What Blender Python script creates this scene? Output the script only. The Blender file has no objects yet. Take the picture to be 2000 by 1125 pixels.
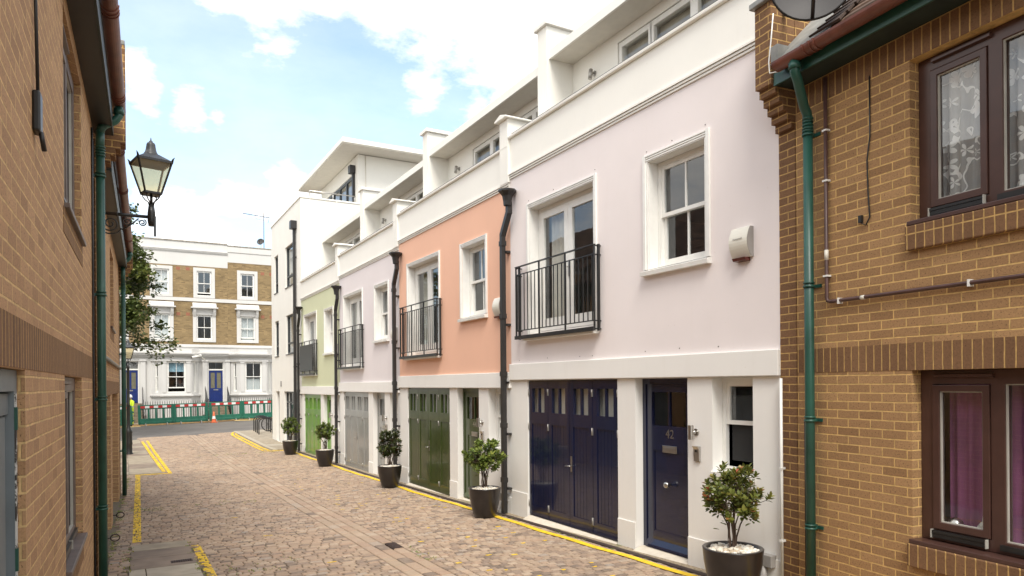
import bpy, bmesh, math, random
from mathutils import Vector, Matrix, Euler, noise
R_ = math.radians
sc = bpy.context.scene
COL = sc.collection
random.seed(7)

# ------------------------------------------------------------------ helpers
class MB:
    """collects geometry for one mesh object"""
    def __init__(s):
        s.v = []; s.f = []; s.m = []; s.sm = []; s.c = []
    def add(s, vs, fs, mi=0, smooth=False, col=None):
        o = len(s.v); s.v += [tuple(p) for p in vs]
        for f in fs:
            s.f.append(tuple(o + i for i in f)); s.m.append(mi); s.sm.append(smooth); s.c.append(col)
        return s
    def box(s, x0, x1, y0, y1, z0, z1, mi=0, col=None):
        if x0 > x1: x0, x1 = x1, x0
        if y0 > y1: y0, y1 = y1, y0
        if z0 > z1: z0, z1 = z1, z0
        v = [(x0,y0,z0),(x1,y0,z0),(x1,y1,z0),(x0,y1,z0),(x0,y0,z1),(x1,y0,z1),(x1,y1,z1),(x0,y1,z1)]
        s.add(v, [(0,3,2,1),(4,5,6,7),(0,1,5,4),(1,2,6,5),(2,3,7,6),(3,0,4,7)], mi, False, col)
        return s
    def bar(s, p, q, w, h=None, up=(0,0,1), mi=0):
        h = h or w; p = Vector(p); q = Vector(q); d = (q-p).normalized(); u = Vector(up)
        if abs(d.dot(u)) > .99: u = Vector((1,0,0))
        a = d.cross(u).normalized()*w/2; b = a.cross(d).normalized()*h/2
        v = [p-a-b, p+a-b, p+a+b, p-a+b, q-a-b, q+a-b, q+a+b, q-a+b]
        s.add(v, [(0,1,2,3),(7,6,5,4),(0,4,5,1),(1,5,6,2),(2,6,7,3),(3,7,4,0)], mi)
        return s
    def tube(s, pts, r, n=10, mi=0, cap=True, smooth=True):
        pts = [Vector(p) for p in pts]; k = len(pts)
        rs = r if isinstance(r, (list, tuple)) else [r]*k
        vs = []; prev = None
        for i, p in enumerate(pts):
            t = (pts[min(i+1,k-1)] - pts[max(i-1,0)]).normalized()
            if prev is None:
                u = Vector((0,0,1)) if abs(t.z) < .9 else Vector((1,0,0))
                a = t.cross(u).normalized()
            else:
                a = (prev - t*prev.dot(t)).normalized()
            prev = a; b = t.cross(a)
            for j in range(n):
                an = 2*math.pi*j/n
                vs.append(p + (a*math.cos(an) + b*math.sin(an))*rs[i])
        fs = [(i*n+j, i*n+(j+1)%n, (i+1)*n+(j+1)%n, (i+1)*n+j) for i in range(k-1) for j in range(n)]
        s.add(vs, fs, mi, smooth)
        if cap:
            s.add(vs[:n], [tuple(range(n))[::-1]], mi); s.add(vs[-n:], [tuple(range(n))], mi)
        return s
    def lathe(s, prof, c=(0,0,0), n=24, mi=0, smooth=True, a0=0.0, M=None):
        vs = []
        for r, z in prof:
            for j in range(n):
                an = a0 + 2*math.pi*j/n
                p = Vector((r*math.cos(an), r*math.sin(an), z))
                if M is not None: p = M @ p
                vs.append((c[0]+p.x, c[1]+p.y, c[2]+p.z))
        k = len(prof)
        fs = [(i*n+j, i*n+(j+1)%n, (i+1)*n+(j+1)%n, (i+1)*n+j) for i in range(k-1) for j in range(n)]
        s.add(vs, fs, mi, smooth)
        return s
    def prism(s, poly, ax, d0, d1, mi=0):
        """2-D outline extruded along axis ax (0,1,2)"""
        def P(a, b, d):
            return (d,a,b) if ax == 0 else ((a,d,b) if ax == 1 else (a,b,d))
        n = len(poly)
        v = [P(a,b,d0) for a,b in poly] + [P(a,b,d1) for a,b in poly]
        s.add(v, [tuple(range(n)), tuple(range(2*n-1,n-1,-1))] + [(i,(i+1)%n,n+(i+1)%n,n+i) for i in range(n)], mi)
        return s
    def holed(s, x0, x1, z0, z1, y0, y1, holes, mi=0):
        """slab in the xz plane from y0 to y1 with rectangular holes (x0,x1,z0,z1)"""
        xs = sorted({x0, x1} | {min(max(h[i],x0),x1) for h in holes for i in (0,1)})
        zs = sorted({z0, z1} | {min(max(h[i],z0),z1) for h in holes for i in (2,3)})
        nx, nz = len(xs)-1, len(zs)-1
        def solid(i, j):
            if i < 0 or j < 0 or i >= nx or j >= nz: return False
            cx, cz = (xs[i]+xs[i+1])/2, (zs[j]+zs[j+1])/2
            return not any(h[0] < cx < h[1] and h[2] < cz < h[3] for h in holes)
        for i in range(nx):
            for j in range(nz):
                if not solid(i, j): continue
                a, b, c, d = xs[i], xs[i+1], zs[j], zs[j+1]
                s.add([(a,y0,c),(b,y0,c),(b,y0,d),(a,y0,d)], [(0,1,2,3)], mi)
                s.add([(a,y1,c),(b,y1,c),(b,y1,d),(a,y1,d)], [(3,2,1,0)], mi)
                if not solid(i-1,j): s.add([(a,y0,c),(a,y1,c),(a,y1,d),(a,y0,d)], [(3,2,1,0)], mi)
                if not solid(i+1,j): s.add([(b,y0,c),(b,y1,c),(b,y1,d),(b,y0,d)], [(0,1,2,3)], mi)
                if not solid(i,j-1): s.add([(a,y0,c),(b,y0,c),(b,y1,c),(a,y1,c)], [(3,2,1,0)], mi)
                if not solid(i,j+1): s.add([(a,y0,d),(b,y0,d),(b,y1,d),(a,y1,d)], [(0,1,2,3)], mi)
        return s
    def build(s, name, mat, parent=None, loc=(0,0,0), rz=0, fix=True, bevel=0):
        me = bpy.data.meshes.new(name)
        me.from_pydata(s.v, [], s.f)
        mats = mat if isinstance(mat, (list, tuple)) else [mat]
        for m in mats: me.materials.append(m)
        me.polygons.foreach_set('material_index', s.m)
        me.polygons.foreach_set('use_smooth', s.sm)
        if any(c is not None for c in s.c):
            at = me.color_attributes.new('tone', 'FLOAT_COLOR', 'CORNER')
            buf = []
            for f, c in zip(s.f, s.c):
                c = c if c is not None else (.5,.5,.5)
                buf += [c[0], c[1], c[2], 1.0]*len(f)
            at.data.foreach_set('color', buf)
        if fix:
            bm = bmesh.new(); bm.from_mesh(me)
            bmesh.ops.remove_doubles(bm, verts=bm.verts, dist=1e-5)
            bmesh.ops.recalc_face_normals(bm, faces=bm.faces)
            bm.to_mesh(me); bm.free()
        me.update()
        o = bpy.data.objects.new(name, me); COL.objects.link(o)
        o.location = loc; o.rotation_euler = (0,0,rz); o.parent = parent
        if bevel:
            b = o.modifiers.new('bevel', 'BEVEL'); b.width = bevel; b.segments = 2; b.limit_method = 'ANGLE'
        return o

def tag(o, label=None, cat=None, group=None, kind=None):
    if label: o['label'] = label
    if cat: o['category'] = cat
    if group: o['group'] = group
    if kind: o['kind'] = kind
    return o
def empty(name, loc, rz, label, cat, group=None):
    o = bpy.data.objects.new(name, None); COL.objects.link(o); o.empty_display_size = .2
    o.location = loc; o.rotation_euler = (0,0,rz)
    return tag(o, label, cat, group)
def copy_tree(o, parent=None):
    c = o.copy(); COL.objects.link(c); c.parent = parent
    for ch in [x for x in COL.objects if x.parent == o]: copy_tree(ch, c)
    return c
def text(name, body, size, mat, parent, loc, rot, extrude=.002):
    cu = bpy.data.curves.new(name, 'FONT'); cu.body = body; cu.size = size; cu.extrude = extrude
    cu.align_x = 'CENTER'; cu.align_y = 'CENTER'; cu.materials.append(mat)
    tmp = bpy.data.objects.new(name, cu); COL.objects.link(tmp); bpy.context.view_layer.update()
    me = bpy.data.meshes.new_from_object(tmp.evaluated_get(bpy.context.evaluated_depsgraph_get()))
    bpy.data.objects.remove(tmp)
    o = bpy.data.objects.new(name, me); COL.objects.link(o); o.parent = parent
    if not me.materials: me.materials.append(mat)
    o.location = loc; o.rotation_euler = rot
    return o

# ------------------------------------------------------------------ materials
class NT:
    def __init__(s, name):
        s.mat = bpy.data.materials.new(name); s.mat.use_nodes = True
        s.t = s.mat.node_tree; s.n = s.t.nodes; s.b = s.n['Principled BSDF']; s.out = s.n['Material Output']
    def node(s, ty, **kw):
        n = s.n.new(ty)
        for k, v in kw.items():
            if hasattr(n, k) and k not in n.inputs: setattr(n, k, v)
            else: s.inp(n, k, v)
        return n
    def inp(s, n, k, v):
        i = n.inputs[k]
        if isinstance(v, bpy.types.NodeSocket): s.t.links.new(v, i)
        else: i.default_value = v
    def noise(s, scale, detail=4, vec=None, rough=.55, dist=0):
        n = s.node('ShaderNodeTexNoise'); n.inputs['Scale'].default_value = scale
        n.inputs['Detail'].default_value = detail; n.inputs['Roughness'].default_value = rough
        n.inputs['Distortion'].default_value = dist
        if vec is not None: s.t.links.new(vec, n.inputs['Vector'])
        return n.outputs['Fac']
    def ramp(s, fac, stops):
        n = s.node('ShaderNodeValToRGB'); s.t.links.new(fac, n.inputs['Fac']); e = n.color_ramp.elements
        while len(e) < len(stops): e.new(.5)
        for el, (p, c) in zip(e, stops): el.position = p; el.color = c if len(c) == 4 else (*c, 1)
        return n.outputs['Color']
    def mix(s, fac, a, b, mode='MIX'):
        n = s.node('ShaderNodeMix'); n.data_type = 'RGBA'; n.blend_type = mode
        for i, v in ((0, fac), (6, a), (7, b)):
            if isinstance(v, bpy.types.NodeSocket): s.t.links.new(v, n.inputs[i])
            else: n.inputs[i].default_value = v if i == 0 else ((*v, 1) if len(v) == 3 else v)
        return n.outputs[2]
    def math(s, op, a, b=None, clamp=False):
        n = s.node('ShaderNodeMath'); n.operation = op; n.use_clamp = clamp
        for i, v in ((0, a), (1, b)):
            if v is None: continue
            if isinstance(v, bpy.types.NodeSocket): s.t.links.new(v, n.inputs[i])
            else: n.inputs[i].default_value = v
        return n.outputs[0]
    def coord(s, which='Object'):
        return s.node('ShaderNodeTexCoord').outputs[which]
    def bump(s, h, dist=.005, strength=.5, prev=None):
        n = s.node('ShaderNodeBump'); s.t.links.new(h, n.inputs['Height'])
        n.inputs['Distance'].default_value = dist; n.inputs['Strength'].default_value = strength
        if prev is not None: s.t.links.new(prev, n.inputs['Normal'])
        return n.outputs['Normal']
    def fin(s, col=None, rough=None, normal=None, **kw):
        for k, v in (('Base Color', col), ('Roughness', rough), ('Normal', normal)):
            if v is None: continue
            if isinstance(v, bpy.types.NodeSocket): s.t.links.new(v, s.b.inputs[k])
            else: s.b.inputs[k].default_value = (*v, 1) if k == 'Base Color' else v
        for k, v in kw.items():
            s.b.inputs[k.replace('_', ' ')].default_value = v
        return s.mat

def plain(name, col, rough=.5, var=.12, nscale=6, bump=0, bscale=200, **kw):
    t = NT(name); c = t.coord()
    n = t.noise(nscale, 5, c)
    lo = tuple(x*(1-var) for x in col); hi = tuple(min(1, x*(1+var*.6)) for x in col)
    colr = t.ramp(n, [(.3, lo), (.7, hi)])
    nm = t.bump(t.noise(bscale, 3, c), .002, bump) if bump else None
    return t.fin(colr, rough, nm, **kw)

def render_mat(name, col, rough=.85, stain=.35, bump=.25):
    """painted render: fine grain, faint blotches, vertical dirt runs"""
    t = NT(name); c = t.coord()
    big = t.noise(.9, 6, c, .6); fine = t.noise(45, 3, c)
    mp = t.node('ShaderNodeMapping'); t.t.links.new(c, mp.inputs['Vector']); mp.inputs['Scale'].default_value = (7, 7, .5)
    run = t.noise(1.0, 5, mp.outputs['Vector'], .65)
    a = t.ramp(big, [(.25, tuple(x*.93 for x in col)), (.7, col)])
    dirt = tuple(x*f for x, f in zip(col, (.74,.70,.63)))
    m = t.math('MULTIPLY', t.math('SUBTRACT', run, .56, True), stain*2.2, True)
    a = t.mix(m, a, dirt)
    sp = t.math('MULTIPLY', t.math('GREATER_THAN', t.noise(23, 2, c), .735), .35)
    a = t.mix(sp, a, dirt)
    h = t.mix(.35, t.noise(120, 3, c), t.noise(7, 4, c))
    return t.fin(a, rough, t.bump(h, .004, bump))

def brick_mat(name, c1, c2, mortar, bw=.225, bh=.075, off=.5, speck=.7, ms=.0066, soot=.25):
    t = NT(name); c = t.coord()
    sp = t.node('ShaderNodeSeparateXYZ'); t.t.links.new(c, sp.inputs[0])
    x = t.math('ADD', sp.outputs['X'], sp.outputs['Y'])
    cb = t.node('ShaderNodeCombineXYZ'); t.t.links.new(x, cb.inputs[0]); t.t.links.new(sp.outputs['Z'], cb.inputs[1])
    # slight waviness of the bed joints
    wob = t.node('ShaderNodeTexNoise'); wob.inputs['Scale'].default_value = 9; t.t.links.new(c, wob.inputs['Vector'])
    vm = t.node('ShaderNodeVectorMath'); vm.operation = 'SCALE'; t.t.links.new(wob.outputs['Color'], vm.inputs[0]); vm.inputs['Scale'].default_value = .008
    va = t.node('ShaderNodeVectorMath'); va.operation = 'ADD'; t.t.links.new(cb.outputs[0], va.inputs[0]); t.t.links.new(vm.outputs[0], va.inputs[1])
    b = t.node('ShaderNodeTexBrick'); b.offset = off; b.squash = 1
    t.t.links.new(va.outputs[0], b.inputs['Vector'])
    for k, v in (('Scale', 1), ('Mortar Size', ms), ('Mortar Smooth', .25), ('Bias', 0), ('Brick Width', bw), ('Row Height', bh)):
        b.inputs[k].default_value = v
    b.inputs['Color1'].default_value = (0,0,0,1); b.inputs['Color2'].default_value = (1,1,1,1); b.inputs['Mortar'].default_value = (.5,.5,.5,1)
    mid = tuple((p+q)/2 for p, q in zip(c1, c2))
    tone = t.ramp(b.outputs['Color'], [(0, tuple(p*.8+q*.2 for p, q in zip(c1, mid))), (.3, mid), (.7, tuple(x*1.05 for x in mid)), (1, tuple(p*.85+q*.15 for p, q in zip(c2, mid)))])
    grain = t.noise(60, 5, c, .7)
    tone = t.mix(.55, tone, t.ramp(grain, [(.3, (.55,.55,.55)), (.7, (1.25,1.22,1.18))]), 'MULTIPLY')
    dots = t.math('MULTIPLY', t.math('GREATER_THAN', t.noise(85, 2, c, .5), .64), speck)
    tone = t.mix(dots, tone, tuple(x*.22 for x in c1))
    big = t.noise(.8, 4, c)
    tone = t.mix(t.math('MULTIPLY', t.math('SUBTRACT', big, .5, True), soot*3, True), tone, tuple(x*.55 for x in c1))
    mo = t.ramp(t.noise(20, 4, c), [(.25, tuple(x*.62 for x in mortar)), (.65, mortar)])
    a = t.mix(b.outputs['Fac'], tone, mo)
    # shadow line under the bricks, painted into patches of the mortar colour
    a = t.mix(t.math('MULTIPLY', t.math('MULTIPLY', b.outputs['Fac'], t.math('GREATER_THAN', t.noise(3.5, 4, c, .6), .60)), .30), a, tuple(x*.35 for x in mortar))
    inv = t.math('SUBTRACT', 1.0, b.outputs['Fac'])
    n1 = t.bump(inv, .010, .9)
    n2 = t.bump(t.mix(.5, grain, t.noise(180, 2, c)), .004, .4, n1)
    return t.fin(a, .92, n2)

def glass_mat(name, tint=(.93,.95,.95), refl=1.0):
    t = NT(name)
    tr = t.node('ShaderNodeBsdfTransparent'); tr.inputs[0].default_value = (*tint, 1)
    gl = t.node('ShaderNodeBsdfGlossy'); gl.inputs['Roughness'].default_value = .0
    gl.inputs['Color'].default_value = (.95,.97,1,1)
    c = t.coord(); w = t.bump(t.noise(2.2, 2, c), .02, .06); t.t.links.new(w, gl.inputs['Normal'])
    ge = t.node('ShaderNodeNewGeometry'); dt = t.node('ShaderNodeVectorMath'); dt.operation = 'DOT_PRODUCT'
    t.t.links.new(ge.outputs['Incoming'], dt.inputs[0]); t.t.links.new(ge.outputs['Normal'], dt.inputs[1])
    c5 = t.math('POWER', t.math('SUBTRACT', 1.0, t.math('ABSOLUTE', dt.outputs['Value'])), 5.0)
    k = t.math('MULTIPLY_ADD', c5, .86*refl)      # Schlick, two panes of glass
    k.node.inputs[2].default_value = .10*refl; k.node.use_clamp = True
    mx = t.node('ShaderNodeMixShader'); t.t.links.new(k, mx.inputs[0]); t.t.links.new(tr.outputs[0], mx.inputs[1]); t.t.links.new(gl.outputs[0], mx.inputs[2])
    t.t.links.new(mx.outputs[0], t.out.inputs['Surface'])
    return t.mat

M = {}
BUFF1, BUFF2, MORT = (.28,.155,.068), (.45,.268,.124), (.74,.475,.18)
DK1, DK2, MORTD = (.155,.078,.036), (.245,.132,.062), (.58,.36,.13)
M['brick'] = brick_mat('buff_brick', BUFF1, BUFF2, MORT)
M['brickl'] = brick_mat('light_buff_brick', (.37,.215,.112), (.56,.345,.185), (.76,.52,.25))
M['soldier'] = brick_mat('brown_soldier_brick', DK1, DK2, MORTD, .075, .4, 0, .4)
M['darkbrick'] = brick_mat('brown_brick', DK1, DK2, MORTD, .225, .075, .5, .4)
M['stock'] = brick_mat('london_stock_brick', (.17,.115,.055), (.38,.27,.13), (.30,.24,.15), .225, .075, .5, .4, .006, .5)
M['white'] = render_mat('white_render', (.84,.82,.78), stain=.28)
M['cream'] = render_mat('cream_render', (.85,.83,.77), stain=.26)
M['stucco'] = render_mat('white_stucco', (.60,.59,.57), stain=.5)
M['pink'] = render_mat('pale_pink_render', (.83,.76,.745), stain=.22)
M['orange'] = render_mat('apricot_render', (.84,.50,.355), stain=.24)
M['lilac'] = render_mat('pale_lilac_render', (.76,.70,.70), stain=.12)
M['green'] = render_mat('pale_green_render', (.62,.64,.43), stain=.12)
M['joinery'] = plain('white_joinery_paint', (.80,.79,.75), .35, .06)
M['soffitm'] = plain('cream_soffit_board', (.70,.66,.58), .6, .06)
M['navy'] = plain('navy_gloss_paint', (.008,.011,.038), .22, .2, Coat_Weight=.5)
M['dgreen'] = plain('dark_green_gloss_paint', (.042,.062,.014), .30, .2, Coat_Weight=.25)
M['greyp'] = plain('grey_gloss_paint', (.30,.30,.285), .3, .08, Coat_Weight=.4)
M['lgreen'] = plain('bright_green_paint', (.16,.32,.055), .3, .12, Coat_Weight=.4)
M['bluedoor'] = plain('royal_blue_paint', (.008,.025,.15), .3, .12)
M['greydoor'] = plain('blue_grey_board_paint', (.17,.20,.22), .5, .2, 3)
M['black'] = plain('black_iron_paint', (.018,.018,.018), .38, .3, 8)
M['blackpipe'] = plain('black_pipe_plastic', (.022,.02,.019), .42, .3, 3)
M['greenpipe'] = plain('green_pipe_plastic', (.02,.085,.062), .38, .35, 3)
M['brownpipe'] = plain('brown_gutter_plastic', (.17,.055,.035), .45, .35, 5)
M['brownc'] = plain('brown_conduit', (.09,.045,.038), .4, .3, 8)
M['brownframe'] = plain('brown_window_paint', (.075,.036,.028), .35, .15)
M['greyframe'] = plain('graphite_frame', (.05,.055,.06), .4, .15)
M['steel'] = plain('brushed_steel', (.55,.53,.50), .28, .1, Metallic=1.0)
M['dullsteel'] = plain('dull_steel', (.42,.40,.37), .45, .15, Metallic=.7)
M['lead'] = plain('lead_sheet', (.30,.30,.28), .6, .35, 5, .4, 20)
M['glass'] = glass_mat('window_glass')
M['curtain'] = plain('pale_curtain', (.62,.60,.54), .9, .12, 3)
M['blind'] = plain('taupe_blind', (.30,.265,.20), .9, .08, 3)
M['interior'] = plain('interior_plaster', (.30,.28,.25), .9, .2, 1)
M['dark'] = plain('dark_void', (.02,.02,.02), .9, .2, 1)
M['roofedge'] = plain('grey_roof_membrane', (.10,.10,.105), .7, .2)
M['stone'] = plain('pale_threshold_stone', (.62,.55,.45), .8, .15, 8, .3)
M['iron'] = plain('rusty_channel_iron', (.055,.034,.027), .7, .5, 30, .4)
M['pot'] = plain('glazed_black_brown_pot', (.020,.015,.013), .34, .5, 5, .25, 30, Coat_Weight=.3)
M['alarm'] = plain('cream_plastic', (.72,.69,.60), .4, .05)
M['greyplastic'] = plain('grey_plastic', (.30,.28,.26), .5, .12)
M['terracotta'] = plain('clay_roof_tile', (.15,.085,.055), .85, .45, 14, .4, 40)
M['vent'] = plain('terracotta_vent', (.30,.12,.07), .8, .2, 20)
M['fasciad'] = plain('dark_green_fascia', (.012,.022,.018), .5, .3)
M['soffit_shade'] = plain('shaded_soffit_board', (.02,.035,.03), .6, .3)  # shade under the right-hand eaves put into the soffit colour
M['greybrown'] = plain('weathered_brown_paint', (.15,.115,.10), .5, .3)
M['aer'] = plain('weathered_aerial_metal', (.12,.10,.09), .6)

# ------------------------------------------------------------------ ground shape
ZP = [(-60,.09),(0,.05),(5,-.01),(7,-.045),(9.5,-.09),(12.5,-.16),(17.6,-.24),(22.6,-.29),(28,-.33),(36.5,-.36),(45,-.25),(300,-.25)]
def zg(x, y):
    for (a, za), (b, zb) in zip(ZP, ZP[1:]):
        if y <= b:
            z = za + (zb-za)*(max(y,a)-a)/(b-a); break
    else: z = ZP[-1][1]
    k = min(1, max(0, (y-28)/8.0))
    return z + .027*max(-15, min(25, x))*k

# ------------------------------------------------------------------ terrace of painted mews houses
O = [0, 5.3, 10.45, 15.45]; DZ = [0, -.13, -.25, -.36]; A0 = [0, .08, .21, .26]; A1 = [5.38, 5.36, 5.26, 5.26]
def sash_window(parent, x0, x1, z0, z1, y, cols=2, fr=None, slide=.0, curtain='curtain', gap=0, sill=None, out=1, mid=.5, name='window'):
    """two-sash timber window; y = outer plane of the box frame, building inside is at y - out*..."""
    fr = fr or M['joinery']; s = out
    f = MB().holed(x0, x1, z0, z1, y, y-s*.09, [(x0+.05, x1-.05, z0+.05, z1-.05)])
    w = f.build(name, fr, parent)
    zm = z0 + (z1-z0)*mid
    up = MB().holed(x0+.045, x1-.045, zm-.02, z1-.045, y-s*.012, y-s*.045, [(x0+.095, x1-.095, zm+.025, z1-.095)])
    lo_z = z0+.045+gap
    lo = MB().holed(x0+.045, x1-.045, lo_z, zm+.02, y-s*.05, y-s*.083, [(x0+.095, x1-.095, lo_z+.07, zm-.02)])
    if cols > 1:
        xc = (x0+x1)/2
        up.box(xc-.012, xc+.012, y-s*.018, y-s*.04, zm+.025, z1-.095)
        lo.box(xc-.012, xc+.012, y-s*.055, y-s*.078, lo_z+.07, zm-.02)
    up.build('sash', fr, w); lo.build('sash', fr, w)
    g = MB(); g.add([(x0+.09,y-s*.03,zm+.02),(x1-.09,y-s*.03,zm+.02),(x1-.09,y-s*.03,z1-.09),(x0+.09,y-s*.03,z1-.09)], [(0,1,2,3)])
    g.add([(x0+.09,y-s*.067,lo_z+.06),(x1-.09,y-s*.067,lo_z+.06),(x1-.09,y-s*.067,zm-.015),(x0+.09,y-s*.067,zm-.015)], [(0,1,2,3)])
    g.build('pane', M['glass'], w, fix=False)
    if curtain: drape(w, x0+.06, x1-.06, z0+.05, z1-.05, y-s*.16, M[curtain])
    if sill: sill.build('sill', fr, w)
    return w
def drape(parent, x0, x1, z0, z1, y, mat, amp=.02, name='curtain', open_=None):
    """softly pleated hanging cloth; open_ = (a, b) fraction left bare in the middle"""
    n = max(8, int((x1-x0)/.02)); vs = []; fs = []
    for i in range(n+1):
        t = i/n; x = x0+(x1-x0)*t
        yy = y + amp*math.sin(i*1.25) + amp*.4*math.sin(i*.47+1)
        vs += [(x, yy, z0), (x+.004*math.sin(i), yy*1.0, z1)]
        if i and not (open_ and open_[0] < t <= open_[1]): fs.append((2*i-2, 2*i, 2*i+1, 2*i-1))
    return MB().add(vs, fs, 0, True).build(name, mat, parent, fix=False)
def architrave(x0, x1, z0, z1, w=.075, head=.085, proud=.028):
    """moulded plaster frame with a fluted head; returns builder"""
    m = MB()
    m.box(x0, x0+w*.6, 0.001, proud, z0, z1); m.box(x0+w*.6, x0+w, .001, proud*.55, z0, z1-head)
    m.box(x1-w*.6, x1, .001, proud, z0, z1); m.box(x1-w, x1-w*.6, .001, proud*.55, z0, z1-head)
    m.box(x0+w*.6, x1-w*.6, .001, proud*.5, z1-head, z1-.004)
    for k in range(3):
        z = z1-head+.012+k*.025
        m.box(x0+w*.6, x1-w*.6, .001, proud*(.8+.12*k), z, z+.014)
    return m

LOOK = [dict(wall='pink', door='navy', num='42', name='pale pink mews house with navy garage doors and navy front door', far='pink'),
        dict(wall='orange', door='dgreen', num='44', name='apricot orange mews house with dark green garage doors'),
        dict(wall='lilac', door='greyp', num='46', name='pale lilac mews house with grey garage doors'),
        dict(wall='green', door='lgreen', num='', name='pale lime green mews house with bright green garage doors')]
def mews_house(i):
    L = LOOK[i]; z = DZ[i]; a0, a1 = A0[i], A1[i]
    H = empty('mews_house', (5.6, 4.64+O[i], z), R_(90), L['name'], 'house', 'painted mews houses in the terrace')
    W = M['white']; C = M['cream']; J = M['joinery']; D = M[L['door']]
    gb = -.07                                                      # wall foot
    ga, gz = (2.57, 4.86), 2.10
    # ground floor wall
    g = MB().holed(a0, a1, gb-.4, 2.102, 0, -.26, [(2.57,4.86,gb-.5,2.097), (1.29,2.21,gb-.5,2.097), (.35,.91,1.08,2.097)])
    g.build('ground_floor_wall', W, H)
    for u, v in ((a0,1.29),(2.21,2.57),(4.86,a1)): MB().box(u-.0+.002*(u>0.1), v-.002, .001, .014, gb-.4, .30).build('plinth', W, H, bevel=.004)
    MB().box(a0, a1, -.26, .045, 2.104, 2.365).build('band_course', W, H, bevel=.008)
    # upper wall
    u = MB().holed(a0, a1, 2.367, 5.40, 0, -.26, [(3.05,4.75,2.80,4.79), (.99,1.93,3.42,4.73)])
    u.build('upper_wall', M[L['wall']], H)
    # reveals painted white
    for (x0,x1,z0,z1) in ((3.05,4.75,2.80,4.79),(.99,1.93,3.42,4.73)):
        rv = MB(); rv.box(x0, x0+.006, 0, -.255, z0, z1); rv.box(x1-.006, x1, 0, -.255, z0, z1); rv.box(x0+.006, x1-.006, 0, -.255, z1-.006, z1)
        rv.build('window_reveal', J, H)
    # parapet with mouldings and coping
    pr = MB().box(a0, a1, -.22, .004, 5.402, 6.06)
    pr.build('parapet', C, H)
    mo = MB()
    for k in range(3):
        mo.box(a0, a1, .0045, .02+.012*k, 5.405+k*.032, 5.405+k*.032+.022)
    mo.build('string_moulding', C, H)
    MB().prism([(-.26,6.063),(.05,6.063),(.055,6.10),(-.26,6.15)], 0, a0, a1).build('coping', C, H, bevel=.006)
    MB().box(a0, a1, -.02, -.24, 6.152, 6.162).build('coping_flashing', M['roofedge'], H)
    # party pier at the far end (front part and tall part)
    if i == 3: a1q = a1; a1 = 99
    q = MB().box(a1-.02, a1+.26, -.75, .05, 5.36, 6.40)
    q.box(a1-.02, a1+.28, -5.5, -.72, 5.3, 8.12)
    if i != 3: q.build('party_wall', C, H)
    cp = MB().prism([(a1-.08,6.403),(a1+.32,6.403),(a1+.32,6.43),(a1+.12,6.49),(a1-.08,6.43)], 1, .12, -.72)
    cp.box(a1-.08, a1+.34, -5.5, -.67, 8.123, 8.20)
    if i != 3: cp.build('party_wall_cap', C, H, bevel=.008)
    else: a1 = a1q
    # set-back top floor
    xs = a0+.02 if i else -.3
    wins = [(.35,1.15),(1.25,2.05),(2.15,2.95),(3.03,3.70)] if i == 0 else [(.55,1.35),(1.45,2.25),(2.35,3.1),(3.2,3.95)]
    wins = [(x+.35, y+.35) for x, y in wins] if i == 0 else wins
    tf = MB().holed(xs, a1-.02, 5.3, 7.56, -1.25, -1.45, [(wins[0][0]-.06, wins[-1][1]+.06, 5.6, 7.40)])
    tf.build('top_floor_wall', C, H)
    for x0, x1 in wins:
        f = MB().holed(x0-.05, x1+.05, 5.62, 7.39, -1.27, -1.34, [(x0+.02, x1-.02, 5.72, 7.31)])
        w = f.build('dormer_window', J, H)
        MB().add([(x0+.015,-1.30,5.71),(x1-.015,-1.30,5.71),(x1-.015,-1.30,7.32),(x0+.015,-1.30,7.32)], [(0,1,2,3)]).build('pane', M['glass'], w, fix=False)
        drape(w, x0, x1, 5.7, 7.32, -1.40, M['blind'], .002, 'blind')
    e = MB().box(xs, a1-.02, -.80, -6, 7.562, 7.575); e.build('eave_soffit', M['soffitm'], H)
    MB().box(xs, a1-.02, -.76, -.80, 7.545, 7.70).build('fascia', C, H, bevel=.004)
    MB().box(xs, a1-.02, -.83, -6, 7.60, 7.745).build('flat_roof', M['roofedge'], H)
    MB().box(a0, a1, -.22, -5.9, 5.25, 5.30).build('terrace_floor', M['roofedge'], H)
    # shell: back, side, floors
    s = MB().box(a0, a1-.03, -5.9, -6, -.4, 7.56)
    s.box(a1-.10, a1-.03, -.27, -5.9, -.4, 5.24); s.box(a0, a0+.07, -.27, -5.9, -.4, 5.24)
    s.box(a0+.08, a1-.11, -.27, -5.9, 2.2, 2.36); s.box(a0+.08, a1-.11, -.27, -5.9, -.4, -.2)
    s.box(a0+.08, a1-.11, -.27, -5.9, 5.1, 5.24)
    s.build('interior_shell', M['interior'], H)
    # threshold stones
    t = MB().prism([(-.2,gb-.3),(.12,gb-.3),(.12,gb-.012),(.0,gb+.04),(-.2,gb+.045)], 0, 2.585, 4.845)
    t.prism([(-.24,gb-.3),(.11,gb-.3),(.11,gb+.02),(-.05,gb+.075),(-.24,gb+.08)], 0, 1.30, 2.20)
    t.build('threshold', M['stone'], H, bevel=.006)
    # garage doors, four leaves
    gd = MB().box(2.572, 4.858, -.035, -.12, 2.02, 2.095)
    gd.build('garage_head', D, H)
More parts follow.
